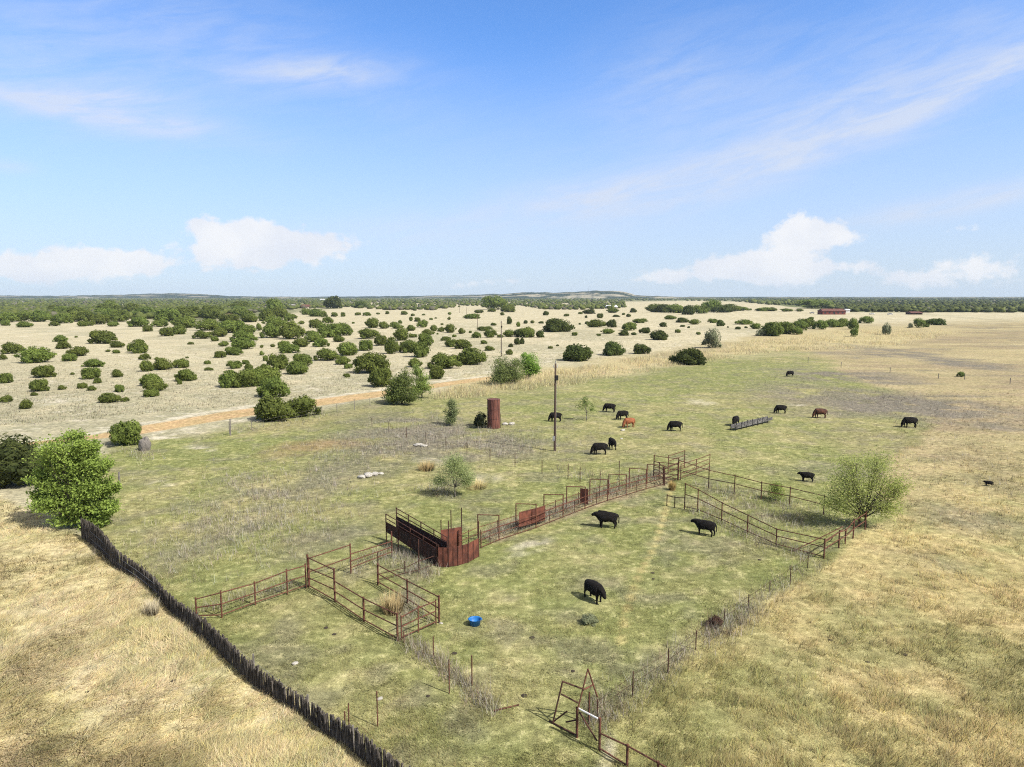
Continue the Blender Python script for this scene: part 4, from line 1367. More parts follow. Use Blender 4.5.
# bottom gate group
pipe_fence('leaning_gate', 'dark pipe gate leaning over beside the white-topped corner at the bottom', 'gate',
           [(576.5, 737.5, 708)], (), mat='rust_dark', r=.04,
           extra=[(552.8, 724, 723, 562.2, 723, 681), (562.2, 723, 681.5, 584, 726, 689.5), (560.8, 723, 694, 578, 727, 703), (549, 721.5, 721, 577, 737, 735.5), (553, 723, 722, 567, 727, 711), (566, 729, 722, 576, 736, 720)])
pipe_fence('gate_brace', 'tall triangular rusty brace standing next to the leaning dark gate', 'fence brace',
           [(589, 724, 693)], (), mat='rust', r=.03,
           extra=[(578, 733, 707, 587, 727, 669), (587, 727, 669, 597, 722, 697), (582.5, 731, 690, 592, 724.5, 685)])
pipe_fence('pipe_fence', 'bottom corner pipe fence with a white painted short rail at its thick post', 'fence',
           [(577, 737.5, 708), (599.4, 750.5, 718.5), (627, 767, 745), (657.5, 786, 762), (690, 806, 781)], [(1, .55, 2, .97), (2, .97, 3, .97), (3, .97, 4, .97), (1, .08, 2, .08)],
           r=.05, extra=[(578, 737, 708.3, 597, 749, 718.3, 'white_pipe'), (579, 738, 712, 597, 749.5, 741, 'rust_dark')])
# steel posts with sagging wire left of the middle
pipe_fence('wire_fence', 'broken line of thin rusty posts in dead weeds below the narrow pen', 'fence',
           [(404, 643, 632), (433.5, 657, 637), (449.3, 693.5, 660), (472, 686, 656)], [], r=.028, mat='rust')
m = MB(); a, b_ = G(493, 712), G(519, 706)
m.tube(z(a, .05), z(b_, .06), .035, .03, 6)
tag(centre_mesh(m.build('fallen_pipe', M['rust'])), 'rusty pipe lying on the grass at the end of the weedy post line', 'pipe')
pipe_fence('wire_fence', 'three thin rusty posts and a slack wire beside the lower stave fence', 'fence',
           [(345.5, 740, 712), (349.4, 737, 704), (377.7, 727, 692)], [(0, .8, 1, .9)], r=.026, rr=.006, mat='rust',
           extra=[(350, 737, 715, 399, 775, 762)])
# wire fence through the weedy pasture and along the road
pipe_fence('wire_fence', 'faint line of steel posts across the grey weeds left of the utility pole', 'fence',
           [(372, 427, 418), (389, 432, 422.5), (406.5, 437.5, 427.5), (426, 443, 432), (446, 448.5, 437), (467, 454, 443), (490, 460, 449), (515, 467, 452.5), (542, 473.5, 461), (568, 479, 464), (580, 482, 467), (600, 487, 472), (619, 480, 461)],
           runs(13, (.85, .45)), r=.035, rr=.006, mat='rust_dark')
pipe_fence('wire_fence', 'roadside wire fence of small posts along the near edge of the dirt road', 'fence',
           [(229.5, 434, 422), (252, 430, 421), (322, 415, 406.5), (337, 412, 404), (354.5, 409.5, 399.5), (370, 406, 398), (385, 403.5, 396), (440, 397, 390), (470, 392, 385.5), (545, 386, 379), (575, 381, 374), (605, 376, 370), (640, 371, 365)],
           runs(13, (.85, .45)), r=.045, rr=.007, mat='grey_wood')
pipe_fence('wire_fence', 'few far apart posts on the straw field at the right', 'fence',
           [(808, 363, 357), (841, 368, 362), (890, 373, 367.5), (938.4, 378.5, 373.5), (964.5, 379.5, 373.5), (1010, 384, 378)], runs(6, (.8,)), r=.07, rr=.007, mat='grey_wood')
for px, b0, t0, lab in [(119.5, 489, 472, 'pale grey weathered post just right of the big bright green tree'), (230.5, 435.5, 419, 'leaning grey post in dry weeds near the road, left of the joined junipers')]:
    p = G(px, b0)
    m = MB(); m.tube(p - Vector((0, 0, .06)), z(p, up(p, t0)) + Vector((.06, 0, 0)), .10, .085, 8)
    tag(centre_mesh(m.build('fence_post', M['grey_wood'])), lab, 'fence post')
# old grey stump by the roadside juniper
p = G(145, 450)
bm = bmesh.new()
bmesh.ops.create_icosphere(bm, subdivisions=3, radius=1)
for v in bm.verts:
    n_ = value_noise(np.array([v.co.x * 3 + 9]), np.array([v.co.y * 3 + v.co.z * 2]), 3)[0]
    v.co *= .8 + .45 * n_
    v.co = Vector((v.co.x * .62, v.co.y * .6, max(v.co.z, -.5) * 1.0 + .45))
me = bpy.data.meshes.new('brush_pile'); bm.to_mesh(me); bm.free(); me.materials.append(M['grey_wood'])
o = link('brush_pile', me); o.location = p
tag(o, 'grey heap of dead brush beside the roadside juniper', 'brush pile')

# ---------------------------------------------------------------- utility poles


def utility_pole(px, base, top, label, r=.15, detail=True):
    p = G(px, base)
    h_ = up(p, top)
    root = empty('utility_pole', p, label, 'utility pole')
    m = MB(); m.tube(z(p, -.1), z(p, h_), r, r * .68, 10); m.build('pole', M['pole'], root)
    if detail:
        m = MB(); m.tube(z(p, h_), z(p, h_ + .35), .035, None, 6); m.build('top_pin', M['steel'], root)
        for s_ in (-1, 1):
            m = MB()
            q = p + Vector((s_ * .20, -.02, 0))
            m.tube(z(q, h_ - .45), z(q, h_ - .15), .06, .045, 7)
            m.tube(z(p, h_ - .5), z(q, h_ - .42), .03, None, 5)
            m.build('insulator', M['insulator'], root)
        m = MB(); m.box((p.x + .16, p.y - .12, h_ * .84), (.30, .26, .55)); m.build('switch_box', M['dark'], root)
        m = MB(); m.tube(z(p + Vector((.13, -.12, 0)), 0), z(p + Vector((.10, -.10, 0)), h_ * .80), .02, None, 5); m.build('conduit', M['steel'], root)
        m = MB(); m.box((p.x - .13, p.y - .17, 1.5), (.26, .14, .5)); m.build('meter_box', M['steel'], root)
    return root


utility_pole(554.8, 451, 363.5, 'tall brown utility pole in the pasture, the nearest and tallest of all')
utility_pole(501.3, 356.5, 321, 'second utility pole, behind the wide grey-green tree')
utility_pole(477.6, 330, 313.5, 'small distant utility pole on the cream field, nearest of the far three', .14, False)
utility_pole(466.5, 317, 307.3, 'small distant utility pole, the middle of the far three', .14, False)
utility_pole(459.5, 313, 306, 'small distant utility pole, farthest of the line near the tree line', .14, False)

# ---------------------------------------------------------------- rusty tank
p = G(493.5, 429)
hh, rad = up(p, 400), 6.4 * mscale(p)
ct = p + Vector((0, rad, 0))
root = empty('water_tank', ct, 'tall rusty brown cylinder tank standing upright in the weeds', 'tank')
m = MB(); m.tube(z(ct, -.05), z(ct, hh), rad, None, 32); bd = m.build('tank_body', M['tank'], root)
for f_ in (.02, .34, .67, .985):
    m = MB(); m.tube(z(ct, hh * f_ - .04), z(ct, hh * f_ + .04), rad + .025, None, 32); m.build('band', M['tank'], root)
m = MB(); m.tube(z(ct + Vector((rad + .10, -.1, 0)), .0), z(ct + Vector((rad + .10, -.1, 0)), hh * .5), .04, None, 6); m.build('pipe', M['rust_dark'], root)
TANK_BUSH = bush_mesh('shrub_with_shadow', 501, 20, 1.25, 2600, (0.038, 0.048, 0.020), (0.016, 0.022, 0.010), M['juniper'], .05)  # shrub foliage coloured very dark to stand for the tank's cast shadow too
tag(place_bush(0, 480.5, 429, 13, 16, [TANK_BUSH], 'shrub_with_shadow'), 'dark shrub and painted-in shadow tight against the left side of the rusty tank', 'shrub')

# ---------------------------------------------------------------- cattle


def cow_mesh(name, pose, mat, seed=0):
    """one continuous body grown with a skin: spine, neck, head, four jointed legs, tail, ears"""
    V_, E_, Rr = [], [], []

    def add(co, rx, ry=None, parent=None):
        V_.append(co)
        Rr.append((rx, ry or rx))
        if parent is not None:
            E_.append((parent, len(V_) - 1))
        return len(V_) - 1
    pelvis = add((-.70, 0, 1.02), .27, .30)
    rump = add((-.98, 0, 1.05), .20, .22, pelvis)
    loin = add((-.30, 0, .99), .30, .33, pelvis)
    belly = add((.10, 0, .94), .33, .36, loin)
    chest = add((.50, 0, .95), .29, .36, belly)
    withers = add((.74, 0, 1.00), .23, .31, chest)
    if pose == 'graze':
        neck = add((.98, 0, .86), .15, .21, withers)
        poll = add((1.20, 0, .52), .115, .14, neck)
        face = add((1.27, 0, .30), .10, .10, poll)
        muz = add((1.30, 0, .12), .075, .075, face)
        ear_z, ear_x = .56, 1.16
    elif pose == 'low':
        neck = add((1.00, 0, .98), .16, .23, withers)
        poll = add((1.26, 0, .84), .125, .15, neck)
        face = add((1.42, 0, .68), .10, .11, poll)
        muz = add((1.52, 0, .54), .075, .08, face)
        ear_z, ear_x = .90, 1.22
    else:
        neck = add((1.00, 0, 1.14), .15, .21, withers)
        poll = add((1.28, 0, 1.24), .125, .15, neck)
        face = add((1.48, 0, 1.12), .10, .12, poll)
        muz = add((1.64, 0, 1.00), .08, .085, face)
        ear_z, ear_x = 1.28, 1.22
    for s_ in (-1, 1):
        add((ear_x - .02, s_ * .16, ear_z), .035, .03, poll)
        e_ = len(V_) - 1
        add((ear_x - .05, s_ * .27, ear_z - .02), .03, .018, e_)
    st = {1: (.06, -.05), -1: (-.07, .08)}
    for s_ in (-1, 1):
        k = st[s_]
        a = add((-.80 + k[0], s_ * .20, .78), .15, .12, pelvis)
        a = add((-.72 + k[0], s_ * .21, .62), .11, .09, a)
        a = add((-.90 + k[0], s_ * .20, .42), .062, .05, a)
        a = add((-.86 + k[0], s_ * .20, .16), .048, .044, a)
        add((-.83 + k[0], s_ * .20, .03), .06, .055, a)
        a = add((.62 + k[1], s_ * .18, .70), .13, .11, chest)
        a = add((.62 + k[1], s_ * .19, .42), .066, .06, a)
        a = add((.62 + k[1], s_ * .19, .16), .048, .044, a)
        add((.65 + k[1], s_ * .19, .03), .06, .055, a)
    t1 = add((-1.17, 0, 1.12), .05, .05, rump)
    t2 = add((-1.23, 0, .80), .028, .028, t1)
    add((-1.21, .03, .48), .045, .045, t2)
    me = bpy.data.meshes.new(name)
    V_ = [(x_ * .78, y_ * 1.05, z_) for x_, y_, z_ in V_]
    me.from_pydata(V_, E_, [])
    ob = bpy.data.objects.new(name, me)
    C.objects.link(ob)
    sk = ob.modifiers.new('skin', 'SKIN')
    sk.use_smooth_shade = True
    for i, sv in enumerate(me.skin_vertices[0].data):
        k_ = 1.36 if i < 6 else 1.25
        sv.radius = (Rr[i][0] * k_, Rr[i][1] * k_)
        sv.use_root = (i == 0)
    sb = ob.modifiers.new('sub', 'SUBSURF')
    sb.levels = 1
    sb.render_levels = 1
    dg = bpy.context.evaluated_depsgraph_get()
    res = bpy.data.meshes.new_from_object(ob.evaluated_get(dg))
    res.name = name
    res.polygons.foreach_set('use_smooth', [True] * len(res.polygons))
    zmin = min(v.co.z for v in res.vertices)
    res.transform(Matrix.Translation((0, 0, -zmin)))
    res.materials.clear()
    res.materials.append(mat)
    bpy.data.objects.remove(ob)
    return res


COW = {(po, mt): None for po in () for mt in ()}


def cow(px, row, heading, pose, coat, label, scale=1.0, name='cow'):
    key = (pose, coat)
    if COW.get(key) is None:
        COW[key] = cow_mesh('cow', pose, M[coat])
    o = bpy.data.objects.new(name, COW[key])
    C.objects.link(o)
    p = G(px, row)
    o.location = (p.x, p.y, -.01)
    o.rotation_euler = (0, 0, R(heading))
    o.scale = (scale,) * 3
    return tag(o, label, 'cow', 'cattle grazing in the pasture')


K = 'coat_black'
cow(594, 600, -58, 'low', K, 'big black cow nearest the camera, turning its lowered head right', .86)
cow(607, 527.5, 172, 'stand', K, 'black cow facing left beside the working alley', .93)
cow(705, 535, 148, 'stand', K, 'black cow facing away to the left in front of the right pen', .86)
cow(807, 481.5, 160, 'stand', K, 'young black cow standing behind the back fence of the right pen', .70)
cow(555.5, 421.5, 175, 'graze', K, 'black cow grazing right behind the tall utility pole', .98)
cow(609.5, 412, 165, 'graze', K, 'black cow grazing, farthest back of the group with the red cow', 1.0)
cow(622.5, 419.5, 200, 'graze', K, 'black cow grazing close behind the red cow', .98)
cow(629, 427.5, 205, 'graze', 'coat_brown', 'rusty red cow grazing among the black ones', 1.0)
cow(599.5, 454.5, 190, 'graze', K, 'black cow grazing nearest the top of the alley, touching another', 1.0)
cow(612, 449, 100, 'graze', K, 'black cow seen end on behind another grazing black cow', .95)
cow(675, 431, 178, 'graze', K, 'black cow alone with its head down left of the long feeder', 1.0)
cow(735.5, 425.5, 235, 'graze', K, 'black cow eating at the left end of the long feeder', 1.0)
cow(780.5, 413.5, 180, 'graze', K, 'black cow grazing just past the right end of the long feeder', .98)
cow(820, 418, 178, 'graze', 'coat_dark_brown', 'dark brown cow grazing right of the long feeder', 1.05)
cow(790, 376.5, 195, 'graze', K, 'small black cow grazing farthest away near the grey weeds', .95)
cow(909.5, 427.5, 178, 'graze', K, 'black cow grazing alone on the right side of the pasture', 1.08)
cow(988.5, 486, 150, 'stand', K, 'small black calf alone near the right edge', .38)
cow(603.5, 516.5, 160, 'stand', K, 'tiny black calf half hidden behind the cow by the alley', .38)

# ---------------------------------------------------------------- feeder, tub, stones, dung
a, b_ = G(733, 430.5), G(770, 421.5)
dv = (b_ - a).normalized()
nv = Vector((-dv.y, dv.x, 0))
root = empty('feed_trough', a, 'long low grey feed trough on short legs beside a black cow', 'trough')
L = (b_ - a).length
n_seg = 7
for i in range(n_seg):
    p0, p1 = a + dv * (L * i / n_seg + .05), a + dv * (L * (i + 1) / n_seg - .05)
    m = MB()
    m.sheet(p0 - nv * .36, p1 - nv * .36, .28, .72, .28, .72, .05)
    m.sheet(p0 + nv * .36, p1 + nv * .36, .28, .72, .28, .72, .05)
    m.hexa([z(p0 - nv * .33, .28), z(p1 - nv * .33, .28), z(p1 + nv * .33, .28), z(p0 + nv * .33, .28)], [z(p0 - nv * .33, .33), z(p1 - nv * .33, .33), z(p1 + nv * .33, .33), z(p0 + nv * .33, .33)])
    m.build('trough_bin', M['trough'], root)
    for s_ in (-1, 1):
        q = p0 + nv * (.36 * s_)
        m = MB(); m.tube(z(q, -.02), z(q, .85), .045, None, 5); m.build('leg', M['dark'], root)

p = G(475, 625)
root = empty('plastic_tub', p, 'blue plastic tub lying on the grass right of the narrow pen', 'tub')
m = MB()
n = 20
prof = [(.0, .02), (.22, .02), (.27, .34), (.30, .36), (.275, .35), (.245, .30), (.215, .06), (.0, .05)]
for (r_, zz) in prof:
    for k in range(n):
        tt = 2 * math.pi * k / n
        m.v.append(p + Vector((r_ * math.cos(tt) * 1.2, r_ * math.sin(tt) * 1.1, zz)))
for j in range(len(prof) - 1):
    for k in range(n):
        m.f.append((j * n + k, j * n + (k + 1) % n, (j + 1) * n + (k + 1) % n, (j + 1) * n + k))
m.build('tub_shell', M['blue'], root, True)
m = MB()
for s_ in (-1, 1):
    m.tube(p + Vector((s_ * .36, -.10, .33)), p + Vector((s_ * .36, .10, .33)), .022, None, 6)
m.build('handle', M['blue'], root)


def rock_mesh(seed, name, mat, flat=.5):
    bm = bmesh.new()
    bmesh.ops.create_icosphere(bm, subdivisions=2, radius=.5)
    rg_ = random.Random(seed)
    cuts = [Vector((rg_.gauss(0, 1), rg_.gauss(0, 1), rg_.gauss(0, 1))).normalized() for _ in range(7)]
    for v in bm.verts:
        for c_ in cuts:
            dd = v.co.dot(c_) - .36
            if dd > 0:
                v.co -= c_ * dd
        v.co += Vector((rg_.gauss(0, .012), rg_.gauss(0, .012), rg_.gauss(0, .012)))
        v.co.z = v.co.z * flat + .36 * flat
    me = bpy.data.meshes.new(name)
    bm.to_mesh(me)
    bm.free()
    me.materials.append(mat)
    return me


ROCK = [rock_mesh(i, 'stone', M['stone']) for i in range(4)]
ROCKS = [(419, 446, .9, 'stones heaped in the grey weeds left of the rusty tank'), (424, 446.5, .7, 'stones heaped in the grey weeds left of the rusty tank'), (415.5, 445.5, .5, 'stones heaped in the grey weeds left of the rusty tank'),
         (362, 478, .8, 'pale stones in the grass left of the small thin tree'), (368, 476.5, 1.0, 'pale stones in the grass left of the small thin tree'), (375, 475, .8, 'pale stones in the grass left of the small thin tree'), (381, 474, .5, 'pale stones in the grass left of the small thin tree'),
         (505, 425, .9, 'pale stones at the right foot of the rusty tank'), (512, 424.5, .8, 'pale stones at the right foot of the rusty tank'),
         (623, 430.5, .55, 'small white stone beside the red cow'), (621.5, 439, .35, 'small white stone in the grass in front of the red cow'),
         (295, 664, .3, 'small pale stone on the grass right of the lower stave fence'), (441, 623.5, .2, 'small white stone at the foot of the thick reddish pen post'), (380, 699, .25, 'small white stone beside a thin rusty post near the stave fence')]
for i, (px, row, s_, lab) in enumerate(ROCKS):
    o = bpy.data.objects.new('stone', ROCK[i % 4])
    C.objects.link(o)
    p = G(px, row)
    o.location = (p.x, p.y, -.03)
    o.scale = (s_ * 1.3, s_, s_)
    o.rotation_euler = (0, 0, random.uniform(0, 6))
    tag(o, lab, 'stone', lab if lab.startswith(('stones', 'pale stones')) else None)
DUNG = rock_mesh(31, 'cow_pat', M['dung'], .28)
for px, row in [(326, 628), (334, 634.5), (87, 692), (94, 611), (55.5, 660.5), (87, 748), (173, 681), (29, 734), (127, 762), (573, 671), (653, 573), (653, 579), (524, 696), (454, 653.5), (428, 696), (532, 638), (868, 662), (905, 655), (830, 640), (760, 560)]:
    o = bpy.data.objects.new('cow_pat', DUNG)
    C.objects.link(o)
    p = G(px, row)
    o.location = (p.x, p.y, -.01)
    s_ = random.uniform(.17, .28)
    o.scale = (s_ * 1.2, s_, s_)
    o.rotation_euler = (0, 0, random.uniform(0, 6))
    tag(o, 'small dark dried cow pat lying in the short grass', 'cow pat', 'cow pats dotted over the grass')

# ---------------------------------------------------------------- far buildings


def building(name, px, row, wpx, hpx, depth, wall, roof, label, n_win=4, cat='building', roof_h=.4, door=True):
    p = G(px, row)
    s = mscale(p)
    wd, ht = wpx * s, hpx * s
    root = empty(name, p, label, cat)
    hw = ht * (1 - roof_h)
    m = MB(); m.box((p.x, p.y + depth / 2, hw / 2 - .1), (wd, depth, hw + .2)); m.build('wall', M[wall], root)
    m = MB()
    e = .6
    x0, x1, y0, y1 = p.x - wd / 2 - e, p.x + wd / 2 + e, p.y - e, p.y + depth + e
    ym = (y0 + y1) / 2
    i = len(m.v)
    m.v += [Vector(q) for q in [(x0, y0, hw), (x1, y0, hw), (x1, y1, hw), (x0, y1, hw), (x0 + wd * .06, ym, ht), (x1 - wd * .06, ym, ht)]]
    m.f += [(0, 1, 5, 4), (1, 2, 5), (2, 3, 4, 5), (3, 0, 4), (3, 2, 1, 0)]
    m.build('roof', M[roof], root)
    for k in range(n_win):
        xx = p.x - wd / 2 + wd * (k + .6) / (n_win + .3)
        m = MB(); m.box((xx, p.y - .02, hw * .55), (min(1.6, wd * .09), .12, hw * .38)); m.build('window', M['glass'], root)
    if door:
        m = MB(); m.box((p.x + wd * .02, p.y - .03, hw * .36), (1.2, .14, hw * .74)); m.build('door', M['dark'], root)
    return root


building('house', 834, 314.6, 23, 5.8, 11, 'wall_red', 'roof_rust', 'low dark red house alone at the far side of the straw field', 5, 'house')
building('shed', 848, 312.6, 3.6, 3.6, 5, 'wall_white', 'roof_pale', 'little white shed at the right end of the dark red house', 1, 'shed', .3, False)
building('barn', 612, 308.6, 11, 3.4, 12, 'wall_tan', 'roof_pale', 'long white-roofed barn among trees below the flat-topped hill', 3, 'barn', .55)
building('house', 305, 308.6, 7, 4, 10, 'wall_tan', 'roof_rust', 'tan house with brown roof behind the tall bright green tree', 2, 'house', .5)
building('house', 291, 307.2, 6, 3, 9, 'wall_white', 'roof_grey', 'white house left of the tan house near the far tree line', 2, 'house', .4)
building('barn', 917, 314.6, 11, 3.0, 10, 'rust_dark', 'roof_rust', 'very dark low shed at the foot of the right-hand woodland', 2, 'shed', .4)
building('house', 17, 303.2, 6, 1.6, 14, 'wall_white', 'roof_pale', 'white house among the woods at the far left', 2, 'house', .4)
building('house', 322, 300.6, 4, 1.7, 14, 'wall_white', 'roof_pale', 'tiny white house left of the water tower near the horizon', 2, 'house', .4)
for px, row, lab in [(872, 314.6, 'small white parked vehicle, first to the right of the dark red house'), (890, 314.8, 'small white parked vehicle near the dark low shed'), (812, 313.6, 'small grey parked vehicle left of the dark red house')]:
    p = G(px, row)
    root = empty('parked_car', p, lab, 'vehicle')
    mt = M['roof_grey'] if 'grey' in lab else M['wall_white']
    m = MB(); m.box((p.x, p.y, .75), (4.6, 1.9, .75)); m.build('body', mt, root)
    m = MB()
    m.hexa([z(p + Vector((-1.3, -.85, 0)), 1.127), z(p + Vector((1.5, -.85, 0)), 1.127), z(p + Vector((1.5, .85, 0)), 1.127), z(p + Vector((-1.3, .85, 0)), 1.127)],
           [z(p + Vector((-.8, -.7, 0)), 1.75), z(p + Vector((1.2, -.7, 0)), 1.75), z(p + Vector((1.2, .7, 0)), 1.75), z(p + Vector((-.8, .7, 0)), 1.75)])
    m.build('cabin', M['glass'], root)
    for sx_ in (-1.45, 1.45):
        for sy_ in (-.9, .9):
            m = MB(); m.tube(p + Vector((sx_, sy_ - .1, .36)), p + Vector((sx_, sy_ + .1, .36)), .37, None, 12); m.build('wheel', M['dark'], root)
# water tower and mast on the skyline
p = G(337.5, 301.5)
root = empty('water_tower', p, 'white water tower standing above the far trees', 'water tower')
s = mscale(p)
m = MB(); m.tube(z(p, -.2), z(p, 2.2 * s), .5 * s, .42 * s, 10); m.build('tower_leg', M['wall_white'], root)
m = MB()
for k in range(8):
    t0, t1 = -math.pi / 2 + math.pi * k / 8, -math.pi / 2 + math.pi * (k + 1) / 8
    m.tube(z(p, 3.4 * s + 1.5 * s * math.sin(t0)), z(p, 3.4 * s + 1.5 * s * math.sin(t1)), max(.02, 1.6 * s * math.cos(t0)), max(.02, 1.6 * s * math.cos(t1)), 14, caps=False)
m.build('tower_bowl', M['wall_white'], root, True)
yy = 4950.0
xx = (587.5 - 512) / F * yy
root = empty('radio_mast', Vector((xx, yy, 30)), 'thin radio mast on top of the flat-topped hill', 'mast')
m = MB(); m.tube((xx, yy, 30), (xx, yy, 78), 1.6, .8, 5); m.build('mast_pole', M['steel'], root)
for h_ in (58, 68):
    m = MB(); m.box((xx, yy, h_), (5, 5, 1.2)); m.build('antenna', M['steel'], root)

# ---------------------------------------------------------------- grass and dead weeds


def blades(px, row, h_lo, h_hi, width, nb, cols, lean, lean_amt, seed, clump=.10, z0=-.02, hm=None):
    """upright triangles rooted where the picture points meet the ground"""
    rg_ = np.random.default_rng(seed)
    n = len(px)
    x_ = (px - 512.0) / F
    y_ = (383.5 - row) / F
    dz = -SP + y_ * CP
    tpar = -H / dz
    X, Y = x_ * tpar, (CP + y_ * SP) * tpar
    X, Y = np.repeat(X, nb), np.repeat(Y, nb)
    tuft = np.where(rg_.random((n, 1)) < .07, .42, rg_.uniform(.70, 1.38, (n, 1)))  # a few tufts darkened to paint the shadows between tussocks
    tuft = tuft * (1 + rg_.normal(size=(n, 3)) * np.array([.05, .03, .10]))
    cc = np.repeat(cols * tuft, nb, axis=0) * rg_.uniform(.80, 1.20, (n * nb, 1)) * rg_.uniform(.95, 1.05, (n * nb, 3))
    sc = np.repeat(rg_.uniform(.65, 1.25, n), nb)
    if hm is not None:
        sc = sc * np.repeat(hm, nb)
    N = n * nb
    X = X + rg_.normal(size=N) * clump
    Y = Y + rg_.normal(size=N) * clump
    hh = rg_.uniform(h_lo, h_hi, N) * sc
    ang = rg_.uniform(0, 2 * math.pi, N)
    la = lean + rg_.normal(size=N) * .7
    amt = lean_amt * rg_.uniform(.4, 1.5, N)
    tx = np.cos(la) * amt * hh + np.cos(ang) * hh * .35
    ty = np.sin(la) * amt * hh + np.sin(ang) * hh * .35
    wx, wy = -np.sin(la) * width * .5, np.cos(la) * width * .5
    wsc = rg_.uniform(.6, 1.4, N) * np.clip(Y / 45.0, 1.0, 1.5)
    wx, wy = wx * wsc, wy * wsc
    z_ = np.full(N, z0)
    tri = np.stack([np.stack([X - wx, Y - wy, z_], 1), np.stack([X + wx, Y + wy, z_], 1), np.stack([X + tx, Y + ty, hh * np.sqrt(np.maximum(.15, 1 - np.minimum(amt, .9) ** 2))], 1)], 1)
    return tri.reshape(-1, 3), cc


def scatter(n, poly, seed, power=1.0):
    """points inside a picture outline, thinning with distance the way grass stops being readable"""
    rg_ = np.random.default_rng(seed)
    xs_ = [p_[0] for p_ in poly]
    ys_ = [p_[1] for p_ in poly]
    px = rg_.uniform(max(-120, min(xs_)), min(1150, max(xs_)), n)
    row = min(ys_) + (min(850, max(ys_)) - min(ys_)) * rg_.uniform(0, 1, n) ** power
    k = poly_mask(px, row, poly, 4) > rg_.uniform(.2, .8, n)
    return px[k], row[k]


def cover_at(px, row):
    x_ = (px - 512.0) / F
    y_ = (383.5 - row) / F
    dz = -SP + y_ * CP
    tpar = -H / dz
    X, Y = x_ * tpar, (CP + y_ * SP) * tpar
    return soil(X, Y)[0], X, Y


# long windswept straw left of the stave fence
px, row = scatter(60000, LEFT_STRAW, 1)
cl, X, Y = cover_at(px, row)
patch = fbm(X * .5, Y * .5, 3, 71)
keep = patch > np.random.default_rng(2).uniform(.15, .6, len(px))
px, row, cl, X, Y, patch = px[keep], row[keep], cl[keep], X[keep], Y[keep], patch[keep]
lump = np.clip((fbm(X * 1.0, Y * 1.0, 3, 78) - .32) / .36, 0, 1)
lean = .75 + (fbm(X * .22, Y * .22, 3, 77) - .5) * 5.0
v1, c1 = blades(px, row, .26, .58, .026, 8, cl * 1.45, np.repeat(lean, 8), 1.2, 3, hm=.45 + .7 * lump)
o = link('straw_grass', np_mesh('straw_grass', v1, 3, M['grass'], c1))
tag(o, 'long windswept straw-coloured grass left of the stave fence', 'grass', kind='stuff')

# straw and olive tussocks on the right
px, row = scatter(70000, [(600, 850), (620, 716), (740, 622), (800, 580), (880, 500), (905, 440), (870, 395), (1150, 380), (1150, 850)], 4)
cl, X, Y = cover_at(px, row)
patch = fbm(X * .45, Y * .45, 3, 81)
keep = patch > np.random.default_rng(5).uniform(.2, .62, len(px))
px, row, cl, X, Y = px[keep], row[keep], cl[keep], X[keep], Y[keep]
lump = np.clip((fbm(X * 1.2, Y * 1.2, 3, 88) - .34) / .34, 0, 1)
lean = .6 + (fbm(X * .2, Y * .2, 3, 87) - .5) * 4.5
v2, c2 = blades(px, row, .14, .34, .024, 6, cl * 1.30, np.repeat(lean, 6), .8, 6, hm=.25 + 1.35 * lump)
o = link('tussock_grass', np_mesh('tussock_grass', v2, 3, M['grass'], c2))
tag(o, 'straw and olive tussock grass on the open ground at the right', 'grass', kind='stuff')

# short pasture grass
px, row = scatter(120000, PASTURE, 7)
cl, X, Y = cover_at(px, row)
patch = fbm(X * .6, Y * .6, 3, 91)
keep = patch > np.random.default_rng(8).uniform(.25, .65, len(px))
px, row, cl, X, Y = px[keep], row[keep], cl[keep], X[keep], Y[keep]
lean = fbm(X * .2, Y * .2, 3, 97) * 6.28
v3, c3 = blades(px, row, .06, .18, .020, 5, cl * 1.15, np.repeat(lean, 5), .5, 9, .12)
o = link('pasture_grass', np_mesh('pasture_grass', v3, 3, M['grass'], c3))
tag(o, 'short green pasture grass mixed with straw around the pens', 'grass', kind='stuff')

# tall golden grass strip along the road
GOLDP = [(420, 402), (470, 384), (560, 371), (660, 355), (760, 340), (860, 329), (960, 332), (900, 346), (760, 353), (690, 364), (600, 381), (500, 394)]
px, row = scatter(90000, GOLDP, 10)
cl, X, Y = cover_at(px, row)
patch = fbm(X * .12, Y * .12, 3, 55)
keep = patch > np.random.default_rng(12).uniform(.35, .65, len(px))
px, row, cl, X, Y = px[keep], row[keep], cl[keep], X[keep], Y[keep]
v4, c4 = blades(px, row, .6, 1.25, .04, 5, cl * .7 + cover((220, 208, 168))[None, :] * .7, 1.2, .5, 11, .5)
o = link('tall_grass', np_mesh('tall_grass', v4, 3, M['grass'], c4))
tag(o, 'tall golden dry grass in a strip beyond the pasture', 'grass', kind='stuff')

# grey dead weeds along fence lines and in drifts
rg = np.random.default_rng(23)
wp, wr = [], []


def drift(line, n, sx_, sy_):
    for (x0, y0), (x1, y1) in zip(line[:-1], line[1:]):
        k = max(1, int(n * math.hypot(x1 - x0, y1 - y0) / 100))
        t_ = rg.uniform(0, 1, k)
        wp.append(x0 + (x1 - x0) * t_ + rg.normal(size=k) * sx_)
        wr.append(y0 + (y1 - y0) * t_ + rg.normal(size=k) * sy_)


